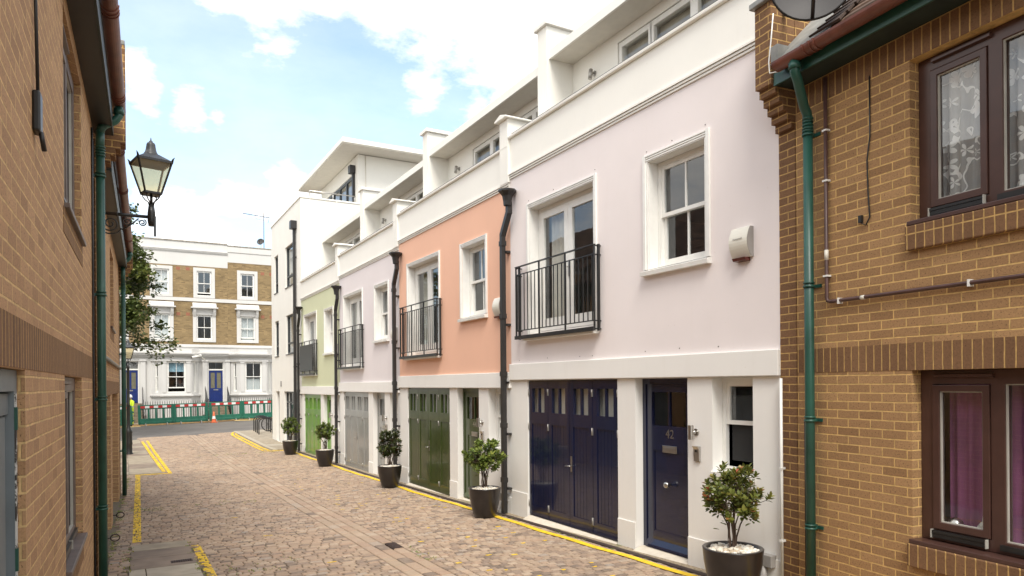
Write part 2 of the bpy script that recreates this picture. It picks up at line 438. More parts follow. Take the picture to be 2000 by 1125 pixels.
    for k in range(4):
        x0 = 2.58 + k*.571; x1 = x0+.562; y = -.02; zb = gb+.055
        d = MB().holed(x0, x1, zb, 2.075, y, y-.05, [(x0+.10, x1-.10, 1.60, 1.97), (x0+.09, x1-.09, zb+.16, 1.42)])
        nb = 5; bw = (x1-x0-.18)/nb
        for j in range(nb):
            d.box(x0+.09+j*bw+.003, x0+.09+(j+1)*bw-.003, y-.012, y-.04, zb+.155, 1.425)
        d.box((x0+x1)/2-.016, (x0+x1)/2+.016, y-.008, y-.045, 1.60, 1.97)
        dd = d.build('garage_door_leaf', D, H)
        MB().add([(x0+.09,y-.03,1.59),(x1-.09,y-.03,1.59),(x1-.09,y-.03,1.98),(x0+.09,y-.03,1.98)], [(0,1,2,3)]).build('pane', M['glass'], dd, fix=False)
        hx = x0 if k in (0,2) else x1
        hg = MB()
        for zz in (1.86, 1.33, .12 if k in (0,3) else .10):
            xx = (x0+.005 if k == 0 else x1-.005) if k in (0,3) else (x1 if k == 2 else x0)
            hg.box(xx-.016, xx+.016, y+.001, y+.010, zz, zz+.10); hg.tube([(xx,y+.014,zz),(xx,y+.014,zz+.10)], .006, 6)
        hg.build('hinge', M['dullsteel'], dd)
        if k == 1:
            hd = MB().box(x1-.065, x1-.035, y+.001, y+.01, .78, 1.0); hd.tube([(x1-.05,y+.01,.86),(x1-.05,y+.045,.86),(x1-.02,y+.05,.86),(x1+.05,y+.05,.855)], .008, 6)
            hd.build('handle', M['steel'], dd)
        if k == 0:
            drape(dd, x0+.05, 4.8, 1.5, 2.0, -.14, M['curtain'], .008)
    # front door
    fd = MB().holed(1.292, 2.208, gb+.065, 2.095, -.115, -.20, [(1.35, 2.15, gb+.02, 2.03)])
    fd.build('front_door_frame', D, H)
    dx0, dx1, y = 1.352, 2.148, -.13
    zb = gb+.09
    d = MB().holed(dx0, dx1, zb, 2.028, y, y-.045, [(dx0+.10, dx1-.10, 1.52, 1.93), (dx0+.12, dx1-.12, zb+.20, 1.22)])
    d.box(dx0+.12, dx1-.12, y-.014, y-.04, zb+.19, 1.23)
    d.box((dx0+dx1)/2-.012, (dx0+dx1)/2+.012, y-.006, y-.04, 1.52, 1.93)
    for (u0,u1,v0,v1) in ((dx0+.12,dx1-.12,zb+.20,zb+.212),(dx0+.12,dx1-.12,1.208,1.22),(dx0+.12,dx0+.132,zb+.2,1.22),(dx1-.132,dx1-.12,zb+.2,1.22)):
        d.box(u0, u1, y-.004, y-.03, v0, v1)
    d.prism([(y-.002, zb+.0),(y+.045, zb+.0),(y+.04, zb+.03),(y-.002, zb+.10)], 0, dx0+.01, dx1-.01)
    dr = d.build('front_door', D, H)
    MB().add([(dx0+.09,y-.025,1.51),(dx1-.09,y-.025,1.51),(dx1-.09,y-.025,1.94),(dx0+.09,y-.025,1.94)], [(0,1,2,3)]).build('pane', M['glass'], dr, fix=False)
    xc = (dx0+dx1)/2-.02
    lb = MB().box(xc-.125, xc+.125, y+.001, y+.008, 1.20, 1.285); lb.box(xc-.095, xc+.095, y+.008, y+.013, 1.22, 1.265)
    lb.build('letterbox', M['steel'], dr, bevel=.002)
    if i < 2: 
        kb = MB(); kb.lathe([(0,0),(.018,.0),(.014,.03),(.034,.045),(.04,.06),(.034,.078),(0,.085)], (xc, y+.001, .82), 16, M=Matrix.Rotation(R_(-90), 3, 'X'))
        kb.build('door_knob', M['steel'], dr)
    if L['num']: text('house_number', L['num'], .15, M['steel'], dr, (xc, y+.001, 1.42), (R_(90), 0, R_(180)))
    # small ground-floor window in its niche
    sw = MB().box(.33, .93, -.02, .03, 1.03, 1.078)
    sash_window(H, .352, .908, 1.082, 2.095, -.15, 1, curtain=None, sill=sw, mid=.52)
    MB().box(.36, .90, -.26, -.20, 1.09, 1.9).build('blind', M['dark'], H) if i == 0 else None
    # first-floor sash window
    MBa = architrave(.91, 2.01, 3.42, 4.81); MBa.build('window_surround', J, H)
    sl = MB().prism([(.0,3.34),(.07,3.34),(.075,3.39),(0,3.415)], 0, .90, 2.02); sl.box(1.0, 1.92, -.16, .0, 3.405, 3.422)
    sash_window(H, 1.0, 1.92, 3.424, 4.72, -.14, 2, sill=sl, curtain=None)
    # french window and balcony rail
    architrave(2.98, 4.82, 2.79, 4.87).build('window_surround', J, H)
    fr = MB().holed(3.06, 4.74, 2.802, 4.78, -.15, -.23, [(3.12, 4.68, 2.86, 4.72)])
    f = fr.build('french_window', J, H)
    for x0, x1 in ((3.12,3.896),(3.904,4.68)):
        MB().holed(x0, x1, 2.865, 4.715, -.145, -.19, [(x0+.10, x1-.10, 3.05, 4.61)]).build('door_leaf', J, f)
    MB().add([(3.15,-.17,3.0),(4.65,-.17,3.0),(4.65,-.17,4.65),(3.15,-.17,4.65)], [(0,1,2,3)]).build('pane', M['glass'], f, fix=False)
    drape(f, 4.2, 4.6, 2.87, 4.7, -.30, M['curtain'], .025); 
    if i in (1,2): drape(f, 3.2, 3.5, 2.87, 4.7, -.30, M['curtain'], .025)
    hn = MB().box(3.86, 3.89, -.144, -.135, 3.62, 3.84); hn.tube([(3.875,-.13,3.76),(3.875,-.09,3.76),(3.98,-.085,3.76)], .009, 6); hn.build('handle', M['steel'], f)
    MB().prism([(0,2.715),(.10,2.715),(.105,2.765),(0,2.79)], 0, 2.97, 4.83).build('balcony_sill', J, H)
    rl = MB(); x0, x1, yo = 2.90, 5.02, .11
    rl.box(x0, x1, yo-.02, yo+.02, 3.885, 3.90); rl.box(x0, x1, yo-.008, yo+.008, 3.76, 3.775); rl.box(x0, x1, yo-.008, yo+.008, 2.875, 2.89)
    rl.box(x0, x1, yo-.012, yo+.03, 2.745, 2.80)
    n = 19
    for k in range(n+1):
        x = x0+.05+(x1-x0-.1)*k/n; rl.box(x-.006, x+.006, yo-.006, yo+.006, 2.89, 3.762)
    for x in (x0+.008, x0+(x1-x0)/3, x0+2*(x1-x0)/3, x1-.008): rl.box(x-.010, x+.010, yo-.01, yo+.01, 2.80, 3.887)
    for x in (x0+.008, x1-.008):
        for zz in (3.88, 3.76, 2.88, 2.77): rl.box(x-.008, x+.008, 0.002, yo, zz-.008, zz+.008)
        rl.box(x-.025 if x < 4 else x-.008, x+.008 if x < 4 else x+.025, .03, .06, 2.745, 3.90)
    rb = rl.build('balcony_railing', M['black'], H)
    if i == 3: MB().box(x0+.25, x1-.02, yo+.012, yo+.017, 2.9, 3.76).build('privacy_screen', M['black'], rb)
    # downpipe with hopper
    dp = MB(); xp = a1+.09; yp = .10
    dp.bar((xp, yp, gb-.02+.0), (xp, yp, 4.52), .074, .075, (1,0,0))
    dp.bar((xp, yp, 4.49), (xp-.24, yp+.01, 4.83), .085, .075); dp.bar((xp-.24, yp+.01, 4.80), (xp-.24, yp+.01, 5.0), .085, .075, (1,0,0))
    for zz in (.3, 1.2, 2.05, 3.0, 4.2): dp.box(xp-.05, xp+.05, yp-.045, yp+.045, zz+.12, zz+.2); dp.box(xp-.09, xp+.02, .0, yp-.03, zz, zz+.035)
    pp = dp.build('downpipe', M['blackpipe'], H)
    hp = MB().lathe([(.065,4.93),(.07,5.0),(.085,5.08),(.125,5.13),(.15,5.15),(.15,5.18),(.13,5.18),(.08,5.08)], (xp-.24, yp+.035, 0), 8, smooth=False, a0=R_(22.5))
    hp.build('hopper', M['blackpipe'], pp)
    # door-side pull: gas riser pipes on far piers
    return H
houses = [mews_house(i) for i in range(4)]
for (y_, z_) in ((9.75,2.42),(8.9,2.43),(8.05,2.42),(7.75,2.42),(6.65,2.43),(6.05,2.44),(5.45,2.43),(5.62,4.87),(6.15,4.86),(6.6,4.86),(7.66,4.93),(8.7,4.92),(9.42,4.92)):
    MB().tube([(y_-4.64,.0,z_),(y_-4.64,.006,z_)], .006, 6).build('fixing_hole', M['iron'], houses[0])
# extra blue gloss trim already part of doors; small wall fittings (each its own thing)
def on_house(i, a, o, z): return (5.6-o, 4.64+O[i]+a, z+DZ[i])
def alarm_box(i, label):
    m = MB(); n = 10
    prof = []
    for k in range(n+1):
        t = k/n; z = .155-.31*t; prof.append((.02+.075*math.sin(math.pi*(.12+.80*t)), z))
    poly = [(.0,.155)] + prof + [(.0,-.155)]
    m.prism(poly, 0, -.12, .12)
    o = m.build('alarm_box', M['alarm'], None, on_house(i, .45, .001, 3.475), R_(90), bevel=.004)
    tag(o, label, 'alarm box', 'alarm boxes on the mews fronts')
    b = MB().prism([(.001,-.19),(.07,-.185),(.085,-.157),(.001,-.157)], 0, -.085, .085); b.build('strobe_lens', M['redlens'], o)
    s = MB(); s.prism([(y*.985,z*.985) for y,z in poly], 0, -.126, -.121); s.build('side_cap', M['greyplastic'], o)
    if i == 0: text('maker_name', 'Honeywell', .028, M['greyplastic'], o, (.0, .0985, .035), (R_(90), 0, R_(180)), .001)
    return o
M['redlens'] = plain('dark_red_lens', (.10,.02,.015), .2)
alarm_box(0, 'cream alarm box on the pale pink house beside the sash window')
alarm_box(1, 'cream alarm box on the apricot orange wall beside the sash window')
alarm_box(2, 'cream alarm box on the pale lilac wall behind a black downpipe')
alarm_box(3, 'cream alarm box on the pale green wall beside its small window')
for i, lab in ((0,'up-and-down wall light beside the navy front door'),(1,'up-and-down wall light beside the dark green front door'),(2,'up-and-down wall light beside the grey front door'),(3,'up-and-down wall light beside the bright green front door')):
    m = MB(); m.lathe([(0,-.08),(.032,-.08),(.032,.08),(0,.08)], (0,.085,0), 16, smooth=False); m.tube([(0,.0,0),(0,.06,0)], .02, 12); m.tube([(0,0,0),(0,.012,0)], .04, 16)
    tag(m.build('wall_light', M['steel'], None, on_house(i, 1.15, 0, 1.49), R_(90)), lab, 'wall light', 'steel wall lights beside the front doors')
for i, lab in ((0,'grey door intercom under the wall light by the navy door'),(1,'grey door intercom under the wall light by the dark green door'),(2,'grey door intercom under the wall light by the grey door')):
    m = MB().box(-.045,.045,0,.02,-.085,.085); b = m.build('door_intercom', M['greyplastic'], None, on_house(i, 1.13, .0, 1.25), R_(90), bevel=.004)
    tag(b, lab, 'intercom', 'intercoms beside the front doors')
    MB().prism([(.02,-.08),(.025,-.08),(.03,.05),(.05,.085),(.02,.085)], 0, -.042, .042).build('hood', M['steel'], b)
    MB().tube([(0,.02,.03),(0,.034,.03)], .014, 12).build('camera_lens', M['black'], b)
for i, a, lab in ((0,4.72,'small steel spotlight under the eaves of the pink house'),(1,4.72,'small steel spotlight under the eaves of the orange house'),(2,4.72,'small steel spotlight under the eaves of the lilac house')):
    m = MB(); m.tube([(0,0,0),(0,.015,0)], .045, 14); m.tube([(0,.015,0),(0,.07,0)], .012, 8); m.tube([(.0,.075,.05),(.0,.095,-.11)], .035, 14)
    tag(m.build('spotlight', M['dullsteel'], None, on_house(i, a, -1.25, 7.16), R_(90)), lab, 'spotlight', 'steel spotlights on the top floors')
# meter outlet box with boot at the foot of the pink house, and at the orange one
for i, lab in ((0,'grey outlet box with drain boot beside the nearest planter'),(1,'grey outlet box with drain boot behind the second nearest planter')):
    b = MB().box(-.09,.09,0,.08,-.06,.06).build('outlet_box', M['greyplastic'], None, on_house(i, .16+.12*i, 0, .28), R_(90), bevel=.006)
    tag(b, lab, 'outlet box')
    MB().tube([(.02,.05,-.06),(.02,.06,-.15),(.01,.09,-.22),(0,.11,-.32)], [.035,.04,.05,.055], 12).build('drain_boot', M['greyplastic'], b)

# ------------------------------------------------------------------ modern white end building (frame: x along the street, y out)
def end_building():
    H = empty('end_building', (5.6, 25.36, -.3), R_(90), 'tall modern white rendered building with dark window frames at the end of the terrace', 'building')
    z = .3; Y = lambda y: y-25.36
    wins = [(Y(26.66),Y(28.06),6.13,7.70),(Y(29.5),Y(30.3),6.17,7.70),(Y(26.66),Y(28.0),3.55,5.05),(Y(29.44),Y(30.26),3.55,5.0)]
    shop = (Y(26.0),Y(28.5),.02,2.11); dr = (Y(29.4),Y(30.1),.02,2.11)
    f = MB().holed(0, 5.6, -.5, 9.05, 0, -.3, [*wins, shop, dr])
    f.build('front_wall', M['cream'], H)
    s = MB().box(0, .25, -.302, -6, -.5, 9.05).box(5.35, 5.6, -.302, -6, -.5, 9.05).box(.26, 5.34, -6, -6.2, -.5, 9.05)
    s.box(.26, 5.34, -.302, -6, 2.5, 2.7).box(.26,5.34,-.302,-6,5.4,5.6).box(.26,5.34,-.302,-6,8.2,8.4).box(.26,5.34,-.302,-6,-.5,-.1)
    s.build('side_walls', M['cream'], H)
    MB().box(-.03, 5.64, -.3, .03, 9.052, 9.11).box(-.03,.27,-.32,-2.2,9.052,9.11).build('coping', M['cream'], H, bevel=.006)
    # setback top storey with oversailing roof
    t = MB().holed(.02, 5.5, 8.42, 10.92, -2.12, -2.3, [(.75,4.6,9.0,10.35)])
    t.box(.02, .22, -2.302, -8, 8.42, 10.92).box(5.3,5.5,-2.302,-8,8.42,10.92)
    t.build('top_storey', M['cream'], H)
    w = MB().holed(.76, 4.59, 9.01, 10.34, -2.16, -2.24, [(.84+k*.95, .84+k*.95+.85, 9.1, 10.25) for k in range(4)]).build('window', M['greyframe'], H)
    MB().add([(.8,-2.2,9.05),(4.55,-2.2,9.05),(4.55,-2.2,10.3),(.8,-2.2,10.3)], [(0,1,2,3)]).build('pane', M['glass'], w, fix=False)
    rf = MB().box(-.9, 6.2, -1.3, -9, 10.94, 10.97); rf.build('roof_soffit', M['soffitm'], H)
    MB().box(-.93, 6.23, -1.27, -9.1, 10.972, 11.14).build('flat_roof', M['cream'], H, bevel=.01)
    MB().box(-.8,.6,-1.4,-1.42,11.14,11.16).build('roof_trim', M['roofedge'], H)
    # rail
    r = MB(); r.tube([(.12,-.35,9.2),(.12,-.35,9.36),(.12,-2.05,9.36)], .022, 8)
    for y in (-.35,-1.2,-2.0): r.tube([(.12,y,9.1),(.12,y,9.36)], .016, 8)
    r.build('terrace_rail', M['steel'], H)
    for k, (x0,x1,z0,z1) in enumerate(wins):
        fr = MB().holed(x0+.004, x1-.004, z0+.004, z1-.004, -.06, -.15, [(x0+.06, x1-.06, z0+.45, z1-.06), (x0+.06, x1-.06, z0+.06, z0+.39)])
        wn = fr.build('window', M['greyframe'], H)
        MB().add([(x0+.05,-.1,z0+.05),(x1-.05,-.1,z0+.05),(x1-.05,-.1,z1-.05),(x0+.05,-.1,z1-.05)], [(0,1,2,3)]).build('pane', M['glass'], wn, fix=False)
        MB().box(x0-.02, x1+.02, -.05, .025, z0-.03, z0-.002).build('sill', M['greyframe'], wn)
        drape(wn, x0+.1, x1-.1, z0+.1, z1-.1, -.28, M['curtain'], .015)
    x0,x1,z0,z1 = shop
    fr = MB().holed(x0+.004, x1-.004, z0+.02, z1-.004, -.10, -.17, [(x0+.08+k*.6, x0+.08+k*.6+.55, z0+.1, z1-.45) for k in range(4)]+[(x0+.08+k*.6, x0+.08+k*.6+.55, z1-.40, z1-.06) for k in range(4)])
    sw = fr.build('shopfront_window', M['greyframe'], H)
    MB().add([(x0+.05,-.13,z0+.05),(x1-.05,-.13,z0+.05),(x1-.05,-.13,z1-.05),(x0+.05,-.13,z1-.05)], [(0,1,2,3)]).build('pane', M['glass'], sw, fix=False)
    x0,x1,z0,z1 = dr
    d = MB().holed(x0+.004, x1-.004, z0+.02, z1-.004, -.12, -.18, [(x0+.1, x1-.1, z0+.14, z1-.1)]).build('door', M['greyframe'], H)
    MB().add([(x0+.08,-.15,z0+.1),(x1-.08,-.15,z0+.1),(x1-.08,-.15,z1-.08),(x0+.08,-.15,z1-.08)], [(0,1,2,3)]).build('pane', M['glass'], d, fix=False)
    # downpipe with square hopper, second one on the top storey
    xp = Y(26.1); dp = MB().box(xp-.05,xp+.05,.03,.12,-.02,8.05)
    for zz in (1,3,5,7): dp.box(xp-.065,xp+.065,.0,.125,zz,zz+.05)
    p = dp.build('downpipe', M['blackpipe'], H)
    MB().box(xp-.13,xp+.13,.004,.22,8.05,8.35).build('hopper', M['blackpipe'], p, bevel=.01)
    dp = MB().box(.42,.52,-2.11,-2.02,8.45,10.3); p = dp.build('downpipe', M['blackpipe'], H)
    MB().box(.34,.60,-2.11,-1.9,10.3,10.6).build('hopper', M['blackpipe'], p, bevel=.01)
    MB().tube([(-.02,-1.3,6.0),(-.02,-1.3,9.05)], .018, 6).tube([(.0,-2.4,8.5),(.0,-2.4,10.9)], .018, 6).build('cable_conduit', M['soffitm'], H)
    MB().box(Y(28.9),Y(29.15),.001,.012,2.30,2.52).build('wall_vent', M['greyplastic'], H)
end_building()

# ------------------------------------------------------------------ brick buildings (local x along the wall, y inward, z up)
AL = R_(1.49); AR = R_(6.5)
def lw(s, o, z):  # left wall frame -> world
    return Vector((-.48*math.cos(AL)+s*math.sin(AL)+o*math.cos(AL), .48*math.sin(AL)+s*math.cos(AL)-o*math.sin(AL), z))
def rw(s, o, z):
    return Vector((5.6-s*math.sin(AR)-o*math.cos(AR), 4.641-s*math.cos(AR)+o*math.sin(AR), z))
def casement(H, x0, x1, z0, z1, mat, rec=.10, mull=None, vent=True, name='window'):
    """brown timber window: frame, opening light, glass, drip bars; y is inward"""
    mx = mull if mull is not None else (x0+x1)/2
    f = MB().holed(x0+.003, x1-.003, z0+.003, z1-.003, rec, rec+.08, [(x0+.10, mx-.05, z0+.09, z1-.11), (mx+.05, x1-.10, z0+.09, z1-.11)])
    w = f.build(name, mat, H, bevel=.004)
    s = MB().holed(x0+.105, mx-.055, z0+.095, z1-.115, rec-.012, rec+.05, [(x0+.16, mx-.105, z0+.15, z1-.165)])
    s.build('casement', mat, w, bevel=.004)
    g = MB().add([(x0+.15,rec+.02,z0+.14),(mx-.09,rec+.02,z0+.14),(mx-.09,rec+.02,z1-.15),(x0+.15,rec+.02,z1-.15)], [(0,1,2,3)])
    g.add([(mx+.045,rec+.04,z0+.08),(x1-.095,rec+.04,z0+.08),(x1-.095,rec+.04,z1-.105),(mx+.045,rec+.04,z1-.105)], [(0,1,2,3)])
    g.build('pane', M['glass'], w, fix=False)
    b = MB()
    def bead(a0,a1,b0,b1,y):
        t = .008
        b.box(a0, a0+t, y, y+.02, b0, b1); b.box(a1-t, a1, y, y+.02, b0, b1); b.box(a0+t, a1-t, y, y+.02, b0, b0+t); b.box(a0+t, a1-t, y, y+.02, b1-t, b1)
    bead(x0+.16, mx-.105, z0+.15, z1-.165, rec+.002); bead(mx+.05, x1-.10, z0+.09, z1-.11, rec+.012)
    b.build('glazing_bead', M['bead'], w)
    k = MB().box(x0-.01, x1+.01, -.035, rec+.02, z0-.035, z0+.001)
    k.build('sill', mat, w, bevel=.006)
    d = MB()
    d.box(x0+.11, mx-.07, rec-.035, rec-.013, z0+.065, z0+.085); d.box(x0+.11, mx-.07, rec-.03, rec-.013, z0+.03, z0+.062)
    if mx+.06 < x1-.2: d.box(mx+.02, x1-.1, rec-.02, rec-.001, z0+.03, z0+.07)
    for xx in (x0+.105, mx-.068): d.box(xx-.004, xx+.004, rec-.04, rec-.012, z0+.025, z0+.09, 1)
    d.build('drip_bar', [M['black'], M['bead']], w)
    if vent: MB().prism([(rec-.001, z1-.065), (rec-.03, z1-.055), (rec-.03, z1-.035), (rec-.001, z1-.03)], 0, x0+.13, mx-.02).build('trickle_vent', mat, w)
    return w
M['bead'] = plain('pale_glazing_bead', (.45,.43,.38), .5)
def pipe_run(H, x, o, z0, z1, gut_o, gut_z, dx, mat, r=.042, rings=()):
    """round downpipe with swan neck to the gutter outlet"""
    p = MB(); pts = [(x,-o,z0),(x,-o,z1)]
    p.tube(pts, r, 16)
    g_ = gut_o-o; zb = z1+.04 if abs(dx) > .01 else gut_z-.30
    if zb > z1: p.tube([(x,-o,z1-.01),(x,-o,zb)], r, 16)
    n = [(x,-o,zb-.02),(x,-o-.01,zb+.03),(x+dx*.2,-o-g_*.25,zb+.07),(x+dx*.8,-o-g_*.8,gut_z-.17),(x+dx,-gut_o,gut_z-.12),(x+dx,-gut_o,gut_z-.02)]
    p.tube(n, r, 16)
    for zz in rings: p.tube([(x,-o,zz),(x,-o,zz+.02)], r+.010, 16); p.tube([(x,-o,zz+.035),(x,-o,zz+.05)], r+.008, 16); p.box(x-.012,x+.012,-o,0,zz,zz+.03); p.box(x-.07,x+.07,-.012,-.002,zz,zz+.03)
    for zz in (z1-.08, z1-.05, z1-.02, z1+.01): p.tube([(x,-o,zz),(x,-o,zz+.012)], r+.007, 16)
    p.tube([(x+dx,-gut_o,gut_z-.10),(x+dx,-gut_o,gut_z-.045)], r+.010, 16)
    return p.build('downpipe', mat, H)
def gutter(H, x0, x1, oc, zc, mat, r=.062):
    m = MB(); n = 12; vs = []; pts = []
    for k in range(n+1):
        a = math.pi + math.pi*k/n; pts.append((oc + r*math.cos(a), zc + r*math.sin(a)))
    for k in range(n+1):
        a = 2*math.pi - math.pi*k/n; pts.append((oc + (r-.006)*math.cos(a), zc + (r-.006)*math.sin(a)))
    m.prism([(-o, z) for o, z in pts], 0, x0, x1)
    x = x0+.35
    while x < x1:
        for d in (0, .07, .12):
            c = []
            for k in range(n+1):
                a = math.pi + math.pi*k/n; c.append((oc + (r+.008)*math.cos(a), zc + (r+.008)*math.sin(a)))
            for k in range(n+1):
                a = 2*math.pi - math.pi*k/n; c.append((oc + r*math.cos(a), zc + r*math.sin(a)))
            m.prism([(-o, z) for o, z in c], 0, x+d, x+d+.018)
        x += 1.9
    return m.build('gutter', mat, H)
def tiled_roof(H, x0, x1, o_e, z_e, rise, run, gauge=.105):
    """plain clay tiles: every tile a small lapped slab with its own tone"""
    m = MB(); rnd = random.Random(int(x0*10)+5); L = math.hypot(rise, run); n = int(L/gauge); ca, sa = run/L, rise/L
    big = (x1-x0) > 5
    tw = .33 if big else .165
    for k in range(n):
        d0 = k*gauge; x = x0 - (k%2)*tw/2
        while x < x1:
            a, b = max(x, x0), min(x+tw-.004, x1); x += tw
            if b-a < .02: continue
            lift = rnd.uniform(-.003,.006); c = rnd.random()
            p = lambda s, t: (-(o_e - (d0+s)*ca) , z_e + (d0+s)*sa + t)
            y0, z0 = p(0, .028+lift); y1, z1 = p(gauge*1.15, .012); y2, z2 = p(0, .010)
            m.add([(a,y0,z0),(b,y0,z0),(b,y1,z1),(a,y1,z1),(a,y2,z2),(b,y2,z2)], [(0,1,2,3),(4,5,1,0),(0,3,4),(1,5,2)], 0, False, (c,c,c))
    m.box(x0, x1, -o_e, -o_e+.02, z_e-.03, z_e+.01)
    m.add([(x0,-o_e,z_e),(x1,-o_e,z_e),(x1,-o_e+run,z_e+rise),(x0,-o_e+run,z_e+rise)], [(0,1,2,3)])
    m.add([(x0,-o_e+run,z_e+rise),(x1,-o_e+run,z_e+rise),(x1,-o_e+2*run,z_e),(x0,-o_e+2*run,z_e)], [(0,1,2,3)])
    return m.build('tiled_roof', M['tiles'], H, fix=False)
t = NT('clay_tiles_varied'); at = t.node('ShaderNodeAttribute'); at.attribute_name = 'tone'
c_ = t.ramp(at.outputs['Fac'], [(0,(.07,.045,.035)),(.5,(.14,.085,.058)),(1,(.22,.13,.085))])
c_ = t.mix(.6, c_, t.ramp(t.noise(9,5,t.coord()), [(.3,(.5,.5,.5)),(.7,(1.2,1.2,1.1))]), 'MULTIPLY')
M['tiles'] = t.fin(c_, .85, t.bump(t.noise(60,4,t.coord()), .004, .5))
def corbel_pier(H, x0, x1, z_c, z_t, o=.29, foot=-.5, cap=1):
    """dark brick party pier, corbelled out at the eaves, stone cap"""
    m = MB(); m.box(x0, x1, 0, -.006, foot, z_c)
    n = 5
    for k in range(n):
        oo = o*(k+1)/(n+1); m.box(x0-.0, x1+.012*k*0, .0, -oo, z_c+k*.075+.001, z_c+(k+1)*.075)
    m.box(x0, x1, .9, -o, z_c+n*.075+.001, z_t)
    m.build('corbelled_pier', M['darkbrick'], H)
    MB().box(x0-.035*cap, x1+.035*cap, .9, -o-.045*cap, z_t+.002, z_t+.06).build('pier_cap', M['lead'], H, bevel=.01)

# ---- right-hand brick house
Rh = empty('brick_house', (5.6, 4.641, 0), -(math.pi/2+AR), 'buff brick house with brown windows and green downpipe at the right edge', 'house')
zt = 4.80
wl = (1.39, 3.2, .80, 2.128); wu = (1.39, 3.2, 3.30, 4.575)
MB().holed(.212, 7.5, -.4, zt, 0, .24, [wl, wu]).build('brick_wall', M['brick'], Rh)
MB().box(0, .21, 0.0, .24, -.4, 4.44).box(.0,.21,.0,.24,4.44,5.6).build('corner_pier', M['darkbrick'], Rh)
MB().box(.212, 7.5, -.003, .0, 2.130, 2.345).build('soldier_course', M['soldier'], Rh)
MB().box(.212,7.5,-.003,.0,4.577,4.797).build('soldier_course', M['soldier'], Rh)
MB().box(1.37, 3.22, -.045, .0, .585, .765).build('brick_sill', M['soldier'], Rh, bevel=.01)
MB().box(1.37, 3.22, -.045, .0, 3.07, 3.262).build('brick_sill', M['soldier'], Rh, bevel=.01)
corbel_pier(Rh, 0.0, .205, 4.45, 5.60, .29)
s = MB().box(.0,.2,.25,6,-.4,5).box(7.3,7.5,.25,6,-.4,5).box(.2,7.3,5.9,6,-.4,5).box(.21,7.29,.25,5.9,2.35,2.6).box(.21,7.29,.25,5.9,-.4,0).box(.21,7.29,.25,5.9,4.8,4.95)
s.build('interior_shell', M['interior'], Rh)
w1 = casement(Rh, *wl, M['brownframe'], mull=1.985); w2 = casement(Rh, *wu, M['brownframe'], mull=1.985)
MB().box(.215, 7.5, -.25, 0, 4.803, 4.815).build('soffit', M['soffit_shade'] if 'soffit_shade' in M else M['greenpipe'], Rh)
MB().box(.215, 7.5, -.27, -.25, 4.795, 4.91).build('fascia', M['greenpipe'], Rh, bevel=.003)
gutter(Rh, .34, 7.5, .345, 4.935, M['brownpipe'], .072)
pipe_run(Rh, .44, .085, -.1, 4.42, .345, 4.90, .11, M['greenpipe'], rings=(1.68, 2.9, 4.28, .7))
tiled_roof(Rh, .82, 7.5, .31, 4.96, 2.6, 2.6)
MB().add([(.21,-.31,4.985),(.86,-.31,4.985),(.86,1.36,6.65),(.21,1.36,6.65)], [(0,1,2,3)]).box(.215,.30,-.30,-.05,4.98,5.15).build('lead_flashing', M['lead'], Rh, fix=False)
m = MB(); rnd = random.Random(3)
for k in range(14):
    d = .08+k*.105; x = .66+.02*k
    m.prism([(x+.30, d), (x-.02, d-.01), (x+.30, d+.10)], 2, 0, .02)
sawt = m.build('valley_tiles', M['tiles'], Rh, loc=(0,-.31,5.0)); sawt.rotation_euler = (R_(45),0,0)
# lace and purple curtains
t = NT('floral_lace'); c = t.coord(); 
vo = t.node('ShaderNodeTexVoronoi'); vo.inputs['Scale'].default_value = 6.5; vo.inputs['Randomness'].default_value = .75
sp = t.node('ShaderNodeSeparateXYZ'); t.t.links.new(c, sp.inputs[0]); cb = t.node('ShaderNodeCombineXYZ')
t.t.links.new(sp.outputs[0], cb.inputs[0]); t.t.links.new(sp.outputs[2], cb.inputs[1]); t.t.links.new(cb.outputs[0], vo.inputs['Vector'])
# petals: distance compared with a lobed radius around each cell centre
d = t.node('ShaderNodeVectorMath'); d.operation = 'SUBTRACT'
sc_ = t.node('ShaderNodeVectorMath'); sc_.operation = 'SCALE'; t.t.links.new(cb.outputs[0], sc_.inputs[0]); sc_.inputs['Scale'].default_value = 6.5
t.t.links.new(sc_.outputs[0], d.inputs[0]); 
ps = t.node('ShaderNodeVectorMath'); ps.operation = 'SCALE'; t.t.links.new(vo.outputs['Position'], ps.inputs[0]); ps.inputs['Scale'].default_value = 6.5
t.t.links.new(ps.outputs[0], d.inputs[1])
s2 = t.node('ShaderNodeSeparateXYZ'); t.t.links.new(d.outputs[0], s2.inputs[0])
ang = t.math('ARCTAN2', s2.outputs[1], s2.outputs[0]); ln = t.node('ShaderNodeVectorMath'); ln.operation = 'LENGTH'; t.t.links.new(d.outputs[0], ln.inputs[0])
lob = t.math('MULTIPLY_ADD', t.math('ABSOLUTE', t.math('SINE', t.math('MULTIPLY', ang, 2.5))), .27); lob.node.inputs[2].default_value = .20
pet = t.math('LESS_THAN', ln.outputs['Value'], lob); core = t.math('LESS_THAN', ln.outputs['Value'], .07)
pet = t.math('SUBTRACT', pet, core, True)
vine = t.math('LESS_THAN', t.math('ABSOLUTE', t.math('SUBTRACT', t.noise(4.2, 2, c, .4), .5)), .013)
al = t.math('MAXIMUM', t.math('MULTIPLY', pet, .85), t.math('MULTIPLY', vine, .7)); al = t.math('ADD', al, .44, True)
t.b.inputs['Base Color'].default_value = (.85,.85,.83,1); t.b.inputs['Roughness'].default_value = .9; t.t.links.new(al, t.b.inputs['Alpha'])
M['lace'] = t.mat
M['purple'] = plain('purple_cloth', (.27,.085,.20), .75, .35, 2.5, .3, 300)
drape(w2, 1.50, 3.08, 3.36, 4.50, .22, M['lace'], .022)
drape(w1, 1.53, 3.1, .865, 2.06, .235, M['purple'], .018)
